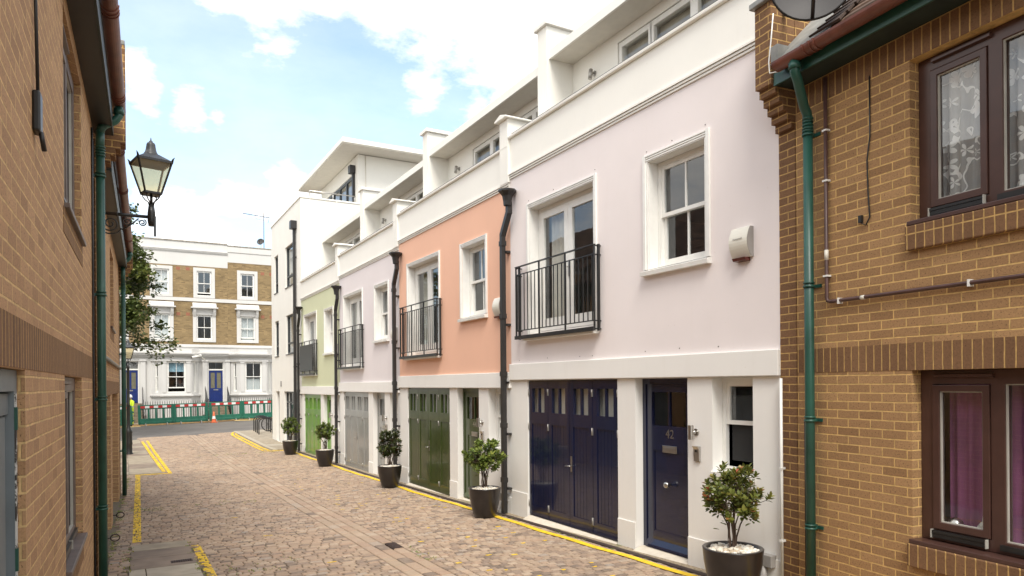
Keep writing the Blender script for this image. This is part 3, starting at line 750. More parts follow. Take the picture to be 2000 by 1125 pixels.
drape(w2, 1.50, 1.60, 3.36, 4.50, .30, M['curtain'], .02)
# ornaments on the window board
MB().box(1.40, 3.19, .18, .45, .80, .86).build('window_board', M['brownframe'], Rh)
m = MB(); m.lathe([(0,0),(.05,0),(.055,.01),(.035,.03),(.06,.09),(.03,.13),(.0,.14)], (0,0,0), 14)
o = m.build('china_ornament', M['white_china'] if 'white_china' in M else M['alarm'], None, rw(1.83,-.205,.862)); tag(o, 'white china ornament on the sill of the purple curtained window', 'ornament')
MB().tube([(0,0,.10),(.03,0,.15),(.05,0,.20)], [.014,.012,.004], 8).tube([(0,0,.10),(-.035,0,.14),(-.04,0,.18)], [.014,.012,.004], 8).build('spout', M['alarm'], o)
o = MB().lathe([(0,0),(.04,0),(.06,.05),(.05,.10),(.02,.12),(0,.13)], (0,0,0), 14).build('glass_bowl', M['steel'], None, rw(1.60,-.20,.862)); tag(o, 'shiny cut glass bowl in the left corner of the lower window', 'ornament')
# conduit, telephone cable on the right wall
m = MB().tube([(.59,-.03,4.76),(.59,-.03,2.79),(.60,-.03,2.765),(.63,-.03,2.755),(3.0,-.03,2.75),(7,-.03,2.75)], .017, 10)
cd = m.build('conduit', M['brownc'], Rh)
for zz in (4.28, 3.83, 2.98): MB().box(.565,.615,-.05,-.002,zz,zz+.016).build('conduit_clip', M['joinery'], cd)
for xx in (.72, 1.87): MB().box(xx,xx+.016,-.05,-.002,2.725,2.777).build('conduit_clip', M['joinery'], cd)
MB().tube([(.59,-.03,3.13),(.59,-.03,3.22)], .0185, 10).tube([(.95,-.03,2.753),(.99,-.03,2.753)], .0185, 10).build('paper_sticker', M['sticker'] if 'sticker' in M else M['alarm'], cd)
MB().tube([(1.03,-.008,4.60),(1.03,-.008,4.1),(1.00,-.008,3.9),(1.01,-.008,3.6),(1.025,-.01,3.42),(.99,-.015,3.36),(.95,-.012,3.38),(.94,-.01,3.42)], .006, 6).box(.925,.955,-.03,-.001,3.39,3.45).build('phone_cable', M['black'], Rh)
MB().tube([(.325,-.03,-.1),(.325,-.03,1.7)], .006, 6).build('cable', M['black'], Rh)
# slim white pipe at the junction with the pink house
MB().tube([(5.55,4.60,.0),(5.55,4.60,2.08)], .014, 8).box(5.53,5.6,4.585,4.615,1.2,1.22).box(5.53,5.6,4.585,4.615,.5,.52).build('waste_pipe', M['joinery'], None)
wp = bpy.data.objects['waste_pipe']; tag(wp, 'slim white pipe running up the corner between pink house and brown brick pier', 'pipe')
# satellite dish
def dish(name, loc, aim, r, mat, label, post):
    e = empty(name, loc, 0, label, 'satellite dish')
    q = Vector(aim).normalized().to_track_quat('Z', 'Y').to_matrix()
    n = 10; prof = [(r*k/n, .28*r*(k/n)**2) for k in range(1, n+1)]
    d = MB().lathe([(0.001,0)]+prof+[(r+.006, .28*r+.002),(r+.004,.28*r-.012)]+[(a, b-.012) for a, b in prof[::-1]], (0,0,0), 40, M=q)
    d.build('reflector', mat, e)
    rim = MB().lathe([(r,.28*r+.006),(r+.013,.28*r),(r,.28*r-.02),(r-.006,.28*r)], (0,0,0), 40, M=q); rim.build('rim', M['black'], e)
    tip = q @ Vector((0, -.15*r, r*1.0)); base = q @ Vector((0, -r*.98, .25*r))
    a = MB().tube([base, tip], .016, 8); a.build('feed_arm', M['black'], e)
    l = MB().tube([tip + q @ Vector((0,-.02,.04)), tip + q @ Vector((0,.05,-.05))], [.035,.022], 12); l.build('receiver_head', M['black'], e)
    b = MB().tube([q @ Vector((0,0,-.01)), q @ Vector((0,0,-.09))], .05, 10); b.tube([q @ Vector((0,0,-.08)), Vector(post)-Vector(loc)], .02, 8); b.build('wall_bracket', M['dullsteel'], e)
    return e
M['dishm'] = plain('dull_grey_dish', (.075,.072,.072), .6, .12, 4, Specular_IOR_Level=.25)
dl_ = rw(.76, .36, 5.44)
dish('satellite_dish', dl_, (-.95,-.85,-.10), .33, M['dishm'], 'large dark grey satellite dish above the gutter of the right brick house', rw(.12,.1,5.5))
m = MB().tube([rw(.25,.30,5.45), rw(.24,.32,5.2), rw(.22,.33,5.0), rw(.23,.33,4.90), rw(.34,.30,4.88)], .006, 6)
tag(m.build('dish_cable', M['joinery'], None), 'white cable hanging from the dish over the brown gutter', 'cable')

# ---- left-hand near brick house
Lh = empty('brick_house', lw(0,0,0), math.pi/2-AL, 'near buff brick house filling the left edge with blue grey door', 'house')
dl = (1.35, 3.80, -.5, 2.125); wl = (5.55, 6.98, .80, 2.125); wu = (5.60, 7.08, 3.30, 4.66)
MB().holed(-3.5, 8.66, -.6, 4.797, 0, .24, [dl, wl, wu]).build('brick_wall', M['brickl'], Lh)
MB().box(-3.5, 8.66, -.003, 0, 2.130, 2.345).build('soldier_course', M['soldier'], Lh)
MB().box(5.53, 7.12, -.004, 0, 3.09, 3.265).build('brick_sill', M['soldier'], Lh)
MB().box(5.53, 7.0, -.004, 0, .58, .765).build('brick_sill', M['soldier'], Lh)
casement(Lh, *wl, M['greybrown'], .05); casement(Lh, *wu, M['greybrown'], .05)
fr = MB().holed(1.353, 3.797, -.3, 2.122, .03, .10, [(1.43, 3.72, -.35, 2.03)]).build('door_frame', M['greydoor'], Lh)
m = MB().box(1.44, 3.715, .07, .09, -.2, 2.02)
for k in range(15): m.box(1.45+k*.148, 1.45+k*.148+.142, .055, .07, -.1, 1.92)
m.box(1.44,3.715,.05,.069,1.93,2.02)
dd = m.build('garage_door', M['greydoor'], Lh)
for hz in (1.86, 1.24, .3): MB().box(3.718, 3.738, .018, .03, hz, hz+.10).build('hinge', M['greenpipe'], dd)
t = NT('flaking_white_paint'); n = t.noise(16, 5, t.coord(), .7); t.fin(t.ramp(n, [(.46,(.05,.045,.04)),(.52,(.62,.62,.6))]), .7); M['flake'] = t.mat
MB().box(3.722, 3.75, .024, .0295, -.3, 2.02).build('flaking_edge', M['flake'], fr)
M['redbrick'] = brick_mat('reddish_brick', (.17,.075,.035), (.24,.12,.06), MORTD)

s = MB().box(8.46,8.65,.25,6,-.6,4.75).box(-3.5,-3.3,.25,6,-.6,4.75).box(-3.3,8.45,5.9,6,-.6,4.75).box(-3.3,8.45,.25,5.9,2.35,2.6).box(-3.3,8.45,.25,5.9,-.6,-.3)
s.build('interior_shell', M['interior'], Lh)
MB().box(-3.5, 8.80, -.17, 0, 4.80, 4.815).build('soffit', M['blackpipe'], Lh)
MB().box(-3.5, 8.80, -.19, -.17, 4.80, 5.02).build('fascia', M['fasciad'], Lh, bevel=.003)
gutter(Lh, -3.5, 8.80, .248, 5.08, M['brownpipe'])
tiled_roof(Lh, -3.5, 8.8, .22, 5.08, 1.9, 2.2)
pipe_run(Lh, 8.50, .075, -.2, 4.55, .248, 5.04, .0, M['greenpipe'], rings=(1.9, 3.0, 4.25, .75))
MB().tube([(8.30,-.012,-.1),(8.30,-.012,2.2),(8.33,-.012,3.2),(8.30,-.012,4.7)], .010, 6).build('cable', M['black'], Lh)
corbel_pier(Lh, 8.94, 9.18, 4.40, 5.88, .30, cap=0)
# black cable box on the wall
b = MB().box(-.05,.05,0,.035,-.10,.10).build('junction_box', M['black'], None, lw(4.13,0,3.40), math.pi/2-AL-math.pi, bevel=.01)
tag(b, 'black junction box with hanging cable on the near left brick wall', 'junction box')
MB().tube([(0,.02,.09),(.0,.012,.6),(.01,.012,1.33)], .008, 6).tube([(-.01,.03,-.09),(-.05,.04,-.17)], .012, 8).build('cable', M['black'], b)

# ---- third house, set back behind the second: only mirrored in the windows opposite
L3 = empty('brick_house', (-2.8, 21.5, -.3), math.pi/2, 'tall tile roofed brick house set back behind the left row, seen in reflections', 'house')
MB().box(0, 9.5, 0, 7, -.5, 5.6).build('brick_wall', M['brick'], L3)
tiled_roof(L3, -.2, 9.7, .3, 5.6, 3.4, 3.6)

# ---- second left brick house
L2 = empty('brick_house', lw(0,0,-.2), math.pi/2-AL, 'second buff brick house on the left beyond the corbelled pier', 'house')
g1, g2 = (9.75, 12.45, -.6, 2.12), (13.05, 15.75, -.6, 2.12); wu = (12.6, 13.95, 3.2, 4.45)
MB().holed(9.12, 16.62, -.6, 4.72, 0, .24, [g1, g2, wu]).build('brick_wall', M['brickl'], L2)
MB().box(9.12, 16.62, -.003, 0, 2.122, 2.335).build('soldier_course', M['soldier'], L2)
MB().box(12.55, 14.0, -.004, 0, 3.0, 3.165).build('brick_sill', M['soldier'], L2)
casement(L2, *wu, M['brownframe'], .07)
for g in (g1, g2):
    m = MB().box(g[0]+.02, g[1]-.02, .19, .21, -.4, 2.1)
    for k in range(9): m.box(g[0]+.03+k*.295, g[0]+.03+k*.295+.285, .175, .19, -.3, 2.0)
    m.build('garage_door', M['greydoor'], L2)
MB().box(9.12,16.6,.25,6,4.5,4.7).box(16.4,16.6,.25,6,-.6,4.5).box(9.12,16.4,5.9,6,-.6,4.5).build('interior_shell', M['interior'], L2)
MB().box(9.2, 16.62, -.135, 0, 4.722, 4.735).build('soffit', M['blackpipe'], L2)
MB().box(9.2, 16.62, -.155, -.135, 4.71, 4.92).build('fascia', M['fasciad'], L2, bevel=.003)
gutter(L2, 9.2, 16.62, .212, 5.10, M['brownpipe'])
tiled_roof(L2, 9.2, 16.62, .18, 5.10, 1.9, 2.2)
pipe_run(L2, 16.50, .085, -.0, 4.35, .212, 5.06, .0, M['greenpipe'], rings=(.9, 2.9))
MB().tube([(9.2,-.03,2.62),(16.6,-.03,2.62)], .025, 8).build('cable', M['lead'], L2)
corbel_pier(L2, 16.64, 16.86, 4.35, 5.4, .26, cap=0)
MB().box(16.64, 16.86, 0, 2.5, -.6, 5.4).build('end_wall', M['brick'], L2)

# wall rings at the foot of the second house
for s_, lab in ((11.0, 'nearer rusty iron ring at the foot of the left garage wall'), (13.2, 'farther rusty iron ring at the foot of the left garage wall')):
    p = lw(s_, 0, 0); z = zg(p.x, p.y)+.10
    pts = [lw(s_, .045+.055+.055*math.cos(a), z+.045*math.sin(a)) for a in [2*math.pi*k/18 for k in range(19)]]
    m = MB().tube(pts, .008, 8).tube([lw(s_,-.02,z), lw(s_,.05,z)], .008, 6)
    tag(m.build('wall_ring', M['iron'], None), lab, 'iron ring', 'iron rings at the foot of the left wall')
MB()
# ------------------------------------------------------------------ lanterns
t = NT('milky_lantern_glass'); tl = t.node('ShaderNodeBsdfTranslucent'); tl.inputs[0].default_value = (.96,.90,.74,1)
t.fin((.85,.80,.66), .3); mx = t.node('ShaderNodeMixShader'); mx.inputs[0].default_value = .72
t.t.links.new(t.b.outputs[0], mx.inputs[1]); t.t.links.new(tl.outputs[0], mx.inputs[2]); tp = t.node('ShaderNodeBsdfTransparent'); tp.inputs[0].default_value = (1,.93,.72,1); m2 = t.node('ShaderNodeMixShader'); m2.inputs[0].default_value = .68
t.t.links.new(mx.outputs[0], m2.inputs[1]); t.t.links.new(tp.outputs[0], m2.inputs[2]); t.t.links.new(m2.outputs[0], t.out.inputs['Surface']); M['lglass'] = t.mat
def lantern(e, c, k=1.0, rot=0.0):
    """four-sided tapering street lantern; c = bottom centre of the glass"""
    cx, cy, cz = c; hb, ht, H = .115*k, .235*k, .47*k; kids = []
    def sq(h, z): return [(cx+sx*h, cy+sy*h, cz+z) for sx, sy in ((-1,-1),(1,-1),(1,1),(-1,1))]
    b0, b1 = sq(hb, 0), sq(ht, H)
    g = MB()
    for j in range(4):
        a, b = b0[j], b0[(j+1)%4]; c1, d = b1[(j+1)%4], b1[j]; g.add([a,b,c1,d], [(0,1,2,3)])
    kids.append(g.build('lantern_glass', M['lglass'], e, fix=False))
    f = MB()
    for j in range(4):
        f.bar(b0[j], b1[j], .022*k); f.bar(b0[j], b0[(j+1)%4], .028*k); f.bar(b1[j], b1[(j+1)%4], .034*k)
        x, y, z = b1[j]; dx, dy = (x-cx)/abs(x-cx), (y-cy)/abs(y-cy)
        f.tube([(x,y,z),(x+dx*.012*k,y+dy*.012*k,z+.045*k),(x+dx*.03*k,y+dy*.03*k,z+.075*k)], [.02*k,.014*k,.004*k], 6)
        mx, my = (b1[j][0]+b1[(j+1)%4][0])/2, (b1[j][1]+b1[(j+1)%4][1])/2
        for t_ in (-.7,-.35,.35,.7):
            px = mx+(b1[(j+1)%4][0]-mx)*t_; py = my+(b1[(j+1)%4][1]-my)*t_
            f.tube([(px,py,z),(px,py,z+.035*k)], [.012*k,.004*k], 5)
    f.box(cx-hb, cx+hb, cy-hb, cy+hb, cz-.02*k, cz)
    kids.append(f.build('lantern_frame', M['black'], e))
    r = MB(); q = sq(ht+.005, H+.01); tp = sq(.085*k, H+.13*k)
    r.add(q+tp, [(0,1,5,4),(1,2,6,5),(2,3,7,6),(3,0,4,7),(4,5,6,7),(3,2,1,0)])
    r.lathe([(.105*k,.10*k),(.112*k,.12*k),(.10*k,.135*k),(.098*k,.15*k),(.088*k,.16*k),(.075*k,.20*k),(.065*k,.26*k),(.062*k,.29*k),(.05*k,.31*k),(.03*k,.32*k),(.028*k,.335*k),(.012*k,.345*k),(.005*k,.39*k),(0,.395*k)], (cx,cy,cz+H), 24)
    kids.append(r.build('lantern_roof', M['ironhood'], e))
    u = MB()
    for j in range(4):
        dx, dy = (b0[j][0]-cx)/hb*.7, (b0[j][1]-cy)/hb*.7
        pts = []
        for (rr, zz) in ((.03,-.19),(.05,-.13),(.10,-.09),(.135,-.05),(.14,-.01),(.115,.01),(.10,-.01),(.112,-.03)): pts.append((cx+dx*rr*k, cy+dy*rr*k, cz+zz*k))
        u.tube(pts, .009*k, 6)
    u.tube([(cx,cy,cz),(cx,cy,cz-.16*k)], .02*k, 10)
    kids.append(u.build('scroll_cradle', M['black'], e))
    T = Matrix.Translation((cx,cy,0)) @ Matrix.Rotation(rot,4,'Z') @ Matrix.Translation((-cx,-cy,0))
    for o in kids: o.data.transform(T)
M['ironhood'] = plain('dark_grey_hood', (.055,.057,.06), .42, .3, 8)
# bracket lantern on the left wall
sL = 9.66
bz = 4.02
e = empty('wall_lantern', lw(sL,0,bz), -AL, 'black Victorian lantern with milky glass on a scrolled bracket over the left wall', 'lantern')
m = MB(); m.tube([(0,0,.11),(.52,0,.11)], .02, 10); m.tube([(.18,0,.11),(.2,0,.11)], .03, 10)
def spiral(c, r0, r1, a0, a1, n=26): return [(c[0]+(r0+(r1-r0)*k/n)*math.cos(a0+(a1-a0)*k/n), 0, c[1]+(r0+(r1-r0)*k/n)*math.sin(a0+(a1-a0)*k/n)) for k in range(n+1)]
m.tube(spiral((.12,-.01), .10, .02, R_(150), R_(150+620)), .009, 6)
m.tube(spiral((.14,.0), .16, .11, R_(190), R_(330)), .009, 6); m.tube([(.24,0,-.075),(.34,0,.0),(.42,0,.08)], .009, 6)
m.tube(spiral((.30,.03), .05, .012, R_(100), R_(100+560)), .008, 6); m.tube(spiral((.46,.035), .045, .012, R_(60), R_(60-560)), .008, 6)
m.tube(spiral((.03,-.13), .035, .01, R_(90), R_(90+500)), .007, 6); m.tube(spiral((.03,.03), .035, .01, R_(270), R_(270-500)), .007, 6)
m.box(-.001,.02,-.03,.03,-.18,.18)
m.tube([(.56,0,.0),(.56,0,.06),(.56,0,.16),(.56,0,.27)], [.034,.044,.044,.03], 12); m.box(.585,.61,-.03,.03,-.12,.12)
m.build('scroll_bracket', M['black'], e)
lantern(e, (.56,0,.40), .80, R_(14))
# lamp post at the mews entrance
lp = (.19, 27.5)
e = empty('lamp_post', (lp[0], lp[1], zg(*lp)), 0, 'black cast iron lamp post with milky lantern on the far left pavement', 'lamp post')
MB().lathe([(0,0),(.14,0),(.14,.05),(.115,.10),(.11,.35),(.125,.40),(.115,.46),(.11,.75),(.125,.80),(.08,.90),(.055,1.0),(.05,1.7),(.065,1.72),(.05,1.76),(.042,3.0),(.06,3.03),(.04,3.08),(.035,3.22),(0,3.22)], (0,0,0), 20).build('post', M['black'], e)
lantern(e, (0,0,3.33), .82)

# ------------------------------------------------------------------ far Victorian row (local x east, y inward, facade at Y=49)
YF = 49.0
M['sashw'] = M['joinery']
M['bluecurt'] = plain('light_blue_curtain', (.30,.48,.58), .9, .15)
def far_house(x0, x1, label, wx, bay, door, brick_top, ptop, moulded, blinds):
    H = empty('victorian_house', (x0, YF, 0), 0, label, 'house', 'white and stock brick houses across the street')
    w = x1-x0; st = M['stucco']
    up = [(a-.44, a+.44, 7.86, 9.46) for a in wx]; mid = [(a-.48, a+.48, 5.02, 6.62) for a in wx]
    MB().holed(0, w, 4.72, brick_top, 0, .3, up+mid).build('brick_wall', M['stock'], H)
    MB().holed(0, w, -.6, 4.718, -.02, .3, [(bay-.9,bay+.9,1.62,3.5), (door-.46, door+.46, -.7, 3.62)]).build('ground_floor_wall', st, H)
    MB().box(0, w, -.01, .3, brick_top+.002, ptop).build('parapet', st, H)
    m = MB().box(-.0, w, -.06, .32, ptop+.002, ptop+.07); m.build('coping', M['stone2'], H)
    c = MB()
    if moulded: c.box(0, w, -.09, -.012, ptop-.62, ptop-.56).box(0, w, -.05, -.012, ptop-.68, ptop-.625).box(0,w,-.12,-.012,ptop-.555,ptop-.52)
    else: c.box(0, w, -.05, -.012, ptop-.38, ptop-.04)
    c.build('parapet_moulding', st, H)
    MB().box(0, w, -.05, -.003, 7.48, 7.70).build('string_course', st, H)
    c = MB().box(0, w, -.10, -.022, 4.55, 4.70).box(0, w, -.28, -.022, 4.02, 4.12).box(0, w, -.34, -.022, 4.122, 4.20).box(0,w,-.16,-.022,3.9,4.018)
    c.build('cornice', M['stucco'], H)
    for j, a in enumerate(wx):
        for (b0,b1,c0,c1), hood in ((up[j],0),(mid[j],1)):
            t_ = .20; m = MB().holed(b0-t_, b1+t_, c0-.14, c1+t_, -.05, 0.12, [(b0, b1, c0, c1)])
            m.build('window_surround', st, H)
            if hood:
                h = MB().box(b0-t_-.02, b1+t_+.02, -.07, -.052, c1+.02, c1+.42)
                for xx in (b0-t_+.02, b1+.04): h.prism([(-.072,c1+.40),(-.26,c1+.40),(-.22,c1+.2),(-.12,c1-.02),(-.072,c1-.1)], 0, xx, xx+.15)
                h.box(b0-.32, b1+.32, -.34, -.0, c1+.422, c1+.50)
                h.prism([(-.34,c1+.502),(-.0,c1+.502),(-.0,c1+.78),(-.06,c1+.78),(-.24,c1+.62)], 0, b0-.22, b1+.22)
                h.build('window_hood', st, H)
            sash_window(H, b0, b1, c0, c1, .03, 2, out=-1, curtain=blinds.get((j,hood)), gap=.12 if (j+hood)%2 else 0)
    # air bricks
    m = MB(); xx = (wx[0]+wx[1])/2
    for dx in (-.28,.28):
        for zz in (6.55, 9.45): MB().box(xx+dx-.11, xx+dx+.11, -.006, 0, zz, zz+.2).build('air_brick', M['vent'], H)
    # bay window
    d = .75; b0, b1 = bay-1.35, bay+1.35; f0, f1 = bay-.85, bay+.85
    def face(p, q, z0, z1, hole, name='bay_window'):
        p = Vector(p); q = Vector(q); L = (q-p).length; ang = math.atan2(q.y-p.y, q.x-p.x)
        m = MB().holed(0, L, z0, z1, 0, .2, [hole] if hole else [])
        return m, (p.x, p.y, 0), ang, L
    bays = MB()
    segs = [((b0,-.02),(f0,-d)), ((f0,-d),(f1,-d)), ((f1,-d),(b1,-.02))]
    bayroot = None
    for k, (p, q) in enumerate(segs):
        P = (p[0],p[1],0); Q = (q[0],q[1],0)
        L = math.hypot(q[0]-p[0], q[1]-p[1]); hole = (.33, L-.33, 1.66, 3.60) if k == 1 else (.28, L-.30, 1.66, 3.60)
        m, loc, ang, L = face(P, Q, -.6, 3.9, hole)
        o = m.build('bay_wall', st, H, loc, ang)
        sash_window(o, hole[0], hole[1], hole[2], hole[3], .05, 2 if k == 1 else 1, out=-1, curtain=None, gap=.22 if (k == 1 and moulded) else 0)
        if k == 1:
            cu = blinds.get('bay')
            if cu: drape(o, hole[0], hole[1], *( (2.95, 3.6) if cu == 'bluecurt' else (1.66, 2.5)), .22, M[cu], .02)
        for xx in ((.06, L-.27) if k == 1 else ()):
            pl = MB(); pl.box(xx, xx+.2, -.04, -.002, 1.66, 3.5).box(xx-.03, xx+.23, -.07, -.002, 3.5, 3.62)
            pl.build('pilaster', st, o)
    def ring(e, z0, z1, name, mat=st):
        pts = [(b0-e, 0), (f0-e*.6, -d-e), (f1+e*.6, -d-e), (b1+e, 0)]
        MB().prism(pts, 2, z0, z1).build(name, mat, H)
    ring(.10, 3.62, 3.70, 'bay_cornice'); ring(.12, 3.902, 3.98, 'bay_cornice'); ring(.24, 3.982, 4.06, 'bay_cornice'); ring(.30, 4.062, 4.14, 'bay_cornice'); ring(.05, 4.142, 4.40, 'bay_parapet'); ring(.14, 1.42, 1.50, 'bay_sill')
    MB().prism([(b0, .2), (f0,-d+.2), (f1,-d+.2), (b1,.2)], 2, 3.65, 3.85).build('bay_ceiling', M['interior'], H)
    # door with pilasters
    D = door
    for xx in (D-.82, D+.56):
        m = MB(); m.box(xx, xx+.28, -.14, -.022, .2, 3.62).box(xx-.05, xx+.33, -.19, -.022, 3.622, 3.72).box(xx-.03,xx+.31,-.17,-.022,.2,.5)
        m.build('door_pilaster', st, H)
    f = MB().holed(D-.46, D+.46, 1.0, 3.62, .1, .2, [(D-.42, D+.42, .9, 3.06), (D-.42, D+.42, 3.14, 3.56)]).build('door_frame', M['joinery'], H)
    MB().add([(D-.42,.15,3.12),(D+.42,.15,3.12),(D+.42,.15,3.58),(D-.42,.15,3.58)], [(0,1,2,3)]).box(D-.015,D+.015,.12,.14,3.12,3.58).build('fanlight', M['glass'], f, fix=False)
    dr = MB().holed(D-.42, D+.42, 1.04, 3.055, .13, .18, [(D-.31,D-.06,1.9,2.92),(D+.06,D+.31,1.9,2.92),(D-.31,D-.06,1.15,1.7),(D+.06,D+.31,1.15,1.7)])
    dr.box(D-.31,D+.31,.15,.17,1.15,1.7)
    o = dr.build('front_door', M['bluedoor'], H)
    MB().box(D-.31,D+.31,.155,.165,1.9,2.92).build('frosted_pane', M['frost'], o)
    MB().box(D-.14,D+.14,.118,.129,1.76,1.83).build('letterbox', M['steel'], o)
    s = MB()
    zz0 = zg(x0+D, YF-2)
    for k in range(6): s.box(D-.62, D+.62, -.35-.30*k, .3 if k == 0 else -.35-.30*(k-1)-.001, -.6, 1.0-k*.16)
    s.build('front_steps', M['stepstone'], H)
    for sx in (-1, 1):
        r = MB(); xx = D+sx*.66
        r.tube([(xx,-.1,1.95),(xx,-1.85,1.0)], .022, 6); r.tube([(xx,-1.85,-.2),(xx,-1.85,1.25)], .03, 6)
        for k in range(12):
            y = -.15-.15*k; r.tube([(xx,y,-.1),(xx,y,1.93+ (y+.1)*.54+.12)], .012, 5)
        r.build('stair_railing', M['black'], H)
    MB().box(0,w,.31,6,4.4,4.7).box(0,w,.31,6,7.3,7.5).box(0,w,.31,6,ptop-1,ptop-.8).box(0,.15,.31,6,-.5,ptop-.9).box(w-.15,w,.31,6,-.5,ptop-.9).box(0,w,6,6.2,-.5,ptop-.9).build('interior_shell', M['interior'], H)
    # area railings on the pavement line
    r = MB(); y = -2.15; segs = [(0.05, D-.72), (D+.72, w-.05)]
    for a, b in segs:
        if b-a < .2: continue
        zb = zg(x0+(a+b)/2, YF+y); r.box(a, b, y-.02, y+.02, zb+1.06, zb+1.10); r.box(a, b, y-.02, y+.02, zb+.20, zb+.23)
        x = a+.06
        while x < b: r.tube([(x,y,zb+.0),(x,y,zb+1.26),(x,y,zb+1.36)], [.016,.016,.004], 5); x += .13
    r.build('area_railing', M['black'], H)
    return H
M['stone2'] = plain('weathered_coping', (.33,.30,.26), .85, .5, 9)
M['frost'] = plain('frosted_amber_glass', (.16,.15,.10), .3, .2)
M['stepstone'] = plain('brown_step_stone', (.20,.16,.11), .9, .3, 5)
M['blindw'] = plain('white_roller_blind', (.55,.58,.58), .9, .05)
far_house(-3.9, 1.1, 'white and brick house behind the worker at the far left of the street', (1.1,3.6), 1.75, 4.35, 9.75, 11.30, True, {(0,0):'blindw'})
far_house(1.1, 6.1, 'white stuccoed brick house with bay window and royal blue door across the street', (1.10,3.58), 1.88, 4.25, 9.75, 11.28, True, {(0,1):'blindw',(0,0):'blindw','bay':'bluecurt'})
far_house(6.1, 11.1, 'brick house with taller brickwork and flat parapet, carrying dish and aerial', (1.22,3.7), 1.45, 4.25, 10.15, 11.2, False, {(0,1):'blindw','bay':'blindw'})
far_house(11.1, 16.1, 'brick house at the right end of the far row, mostly hidden', (1.22,3.7), 1.45, 4.25, 10.0, 11.2, False, {})
# CCTV, aerial, dish
e = empty('cctv_camera', (4.15, 48.1, 3.92), 0, 'white security camera on the wall beside the bay window', 'camera')
MB().tube([(.45,.5,-.15),(.4,.1,-.2),(.25,0,0)], .02, 8).tube([(.55,.86,-.15),(.45,.4,-.15)], .03, 8).build('arm', M['alarm'], e)
MB().tube([(.25,0,.07),(-.3,-.1,-.08)], .075, 12).box(-.25,.2,-.12,.05,.07,.09).build('housing', M['joinery'], e)
MB().tube([(-.3,-.1,-.08),(-.33,-.105,-.088)], .05, 10).build('lens', M['black'], e)
e = empty('tv_aerial', (8.5, 49.6, 11.2), 0, 'tall thin television aerial above the far roof', 'aerial')
MB().tube([(0,0,0),(0,0,2.6)], .03, 6).build('mast', M['aer'], e)
m = MB().tube([(-1.35,0,2.42),(.4,0,2.3)], .022, 5).tube([(-.55,0,2.4),(-.5,0,2.15),(0,0,2.1)], .01, 5)
for k in range(16): x = -1.3+k*.1; m.tube([(x,-.12,2.42-.0685*(x+1.35)),(x,.12,2.42-.0685*(x+1.35))], .014, 4)
m.tube([(.35,0,2.35),(.28,0,2.75)], .01, 5).tube([(.35,0,2.3),(.28,0,1.95)], .01, 5)
for k in range(5): m.tube([(.30,-.2,2.0+k*.16),(.30,.2,2.0+k*.16)], .006, 4)
m.build('antenna', M['aer'], e)
dish('satellite_dish', Vector((8.25,49.4,11.75)), (-.6,-1,.35), .22, M['dishm'], 'small grey satellite dish on the far brick house parapet', Vector((8.3,49.6,11.2)))

# ------------------------------------------------------------------ barriers, cone, bike stands, worker
M['bgreen'] = plain('green_barrier_plastic', (.012,.12,.075), .45, .2, 4)
M['red'] = plain('red_reflective', (.45,.03,.03), .45, .12); M['whiteref'] = plain('white_reflective', (.70,.70,.68), .45, .12, 12)
def barrier():
    B = empty('barrier', (0,0,0), 0, 'green plastic barrier', 'barrier', 'green roadworks barriers along the street')
    L = 1.86; h0, h1 = .10, 1.20
    hl = [(.16,.50,.42,.94),(.60,.88,.42,.94),(.98,1.26,.42,.94),(1.36,1.70,.42,.94)]
    MB().holed(0, L, h0, h1, -.03, .03, hl).box(.05,.13,-.045,.045,h0,h1).box(L-.13,L-.05,-.045,.045,h0,h1).box(0,L,-.045,.045,h0,h0+.14).build('panel', M['bgreen'], B, bevel=.018)
    c = MB()
    for k in range(7): c.box(.14+k*.226, .14+(k+1)*.226, -.048, -.031, 1.01, 1.14, k % 2)
    c.build('reflective_strip', [M['red'], M['whiteref']], B)
    for xx in (.38, L-.38):
        MB().bar((xx,-.26,.02),(xx,.26,.02), .05,.03).bar((xx,-.26,.02),(xx,0,.16),.035).bar((xx,.26,.02),(xx,0,.16),.035).build('foot', M['greyplastic'], B)
    MB().tube([(L+.02,0,.25),(L+.02,0,.9)], .02, 8).box(L,L+.1,-.02,.02,.78,.86).box(L,L+.1,-.02,.02,.3,.38).build('coupling', M['bgreen'], B)
    return B
B0 = barrier()
spots = [(-1.35,45.0,.03,'green plastic barrier in front of the worker behind the green downpipe'), (.80,45.0,.04,'green barrier nearest the lamp post, left of the bay window'), (2.62,45.05,.035,'green barrier below the bay window of the middle house'),
         (4.55,45.12,.02,'green barrier in front of the blue door steps beside the cone'), (6.40,45.15,.02,'green barrier at the right, behind the bike stands'), (8.30,45.2,.02,'green barrier mostly hidden by the white end building')]
for k, (x, y, a, lab) in enumerate(spots):
    o = B0 if k == 0 else copy_tree(B0)
    z0, z1 = zg(x,y), zg(x+1.86,y); o.location = (x, y, z0); o.rotation_euler = (0, -math.atan2(z1-z0, 1.86), a*1.0); o['label'] = lab
x, y = 4.75, 44.75
e = empty('traffic_cone', (x,y,zg(x,y)), 0, 'orange and white traffic cone beside the green barriers', 'traffic cone')
M['coneo'] = plain('orange_cone_plastic', (.62,.13,.04), .5, .15)
MB().lathe([(.13,.03),(.10,.22)], (0,0,0), 20).lathe([(.072,.38),(.03,.65),(.0,.65)], (0,0,0), 20).box(-.18,.18,-.18,.18,0,.032).build('cone_body', M['coneo'], e)
MB().lathe([(.10,.22),(.072,.38)], (0,0,0), 20).build('reflective_band', M['whiteref'], e)
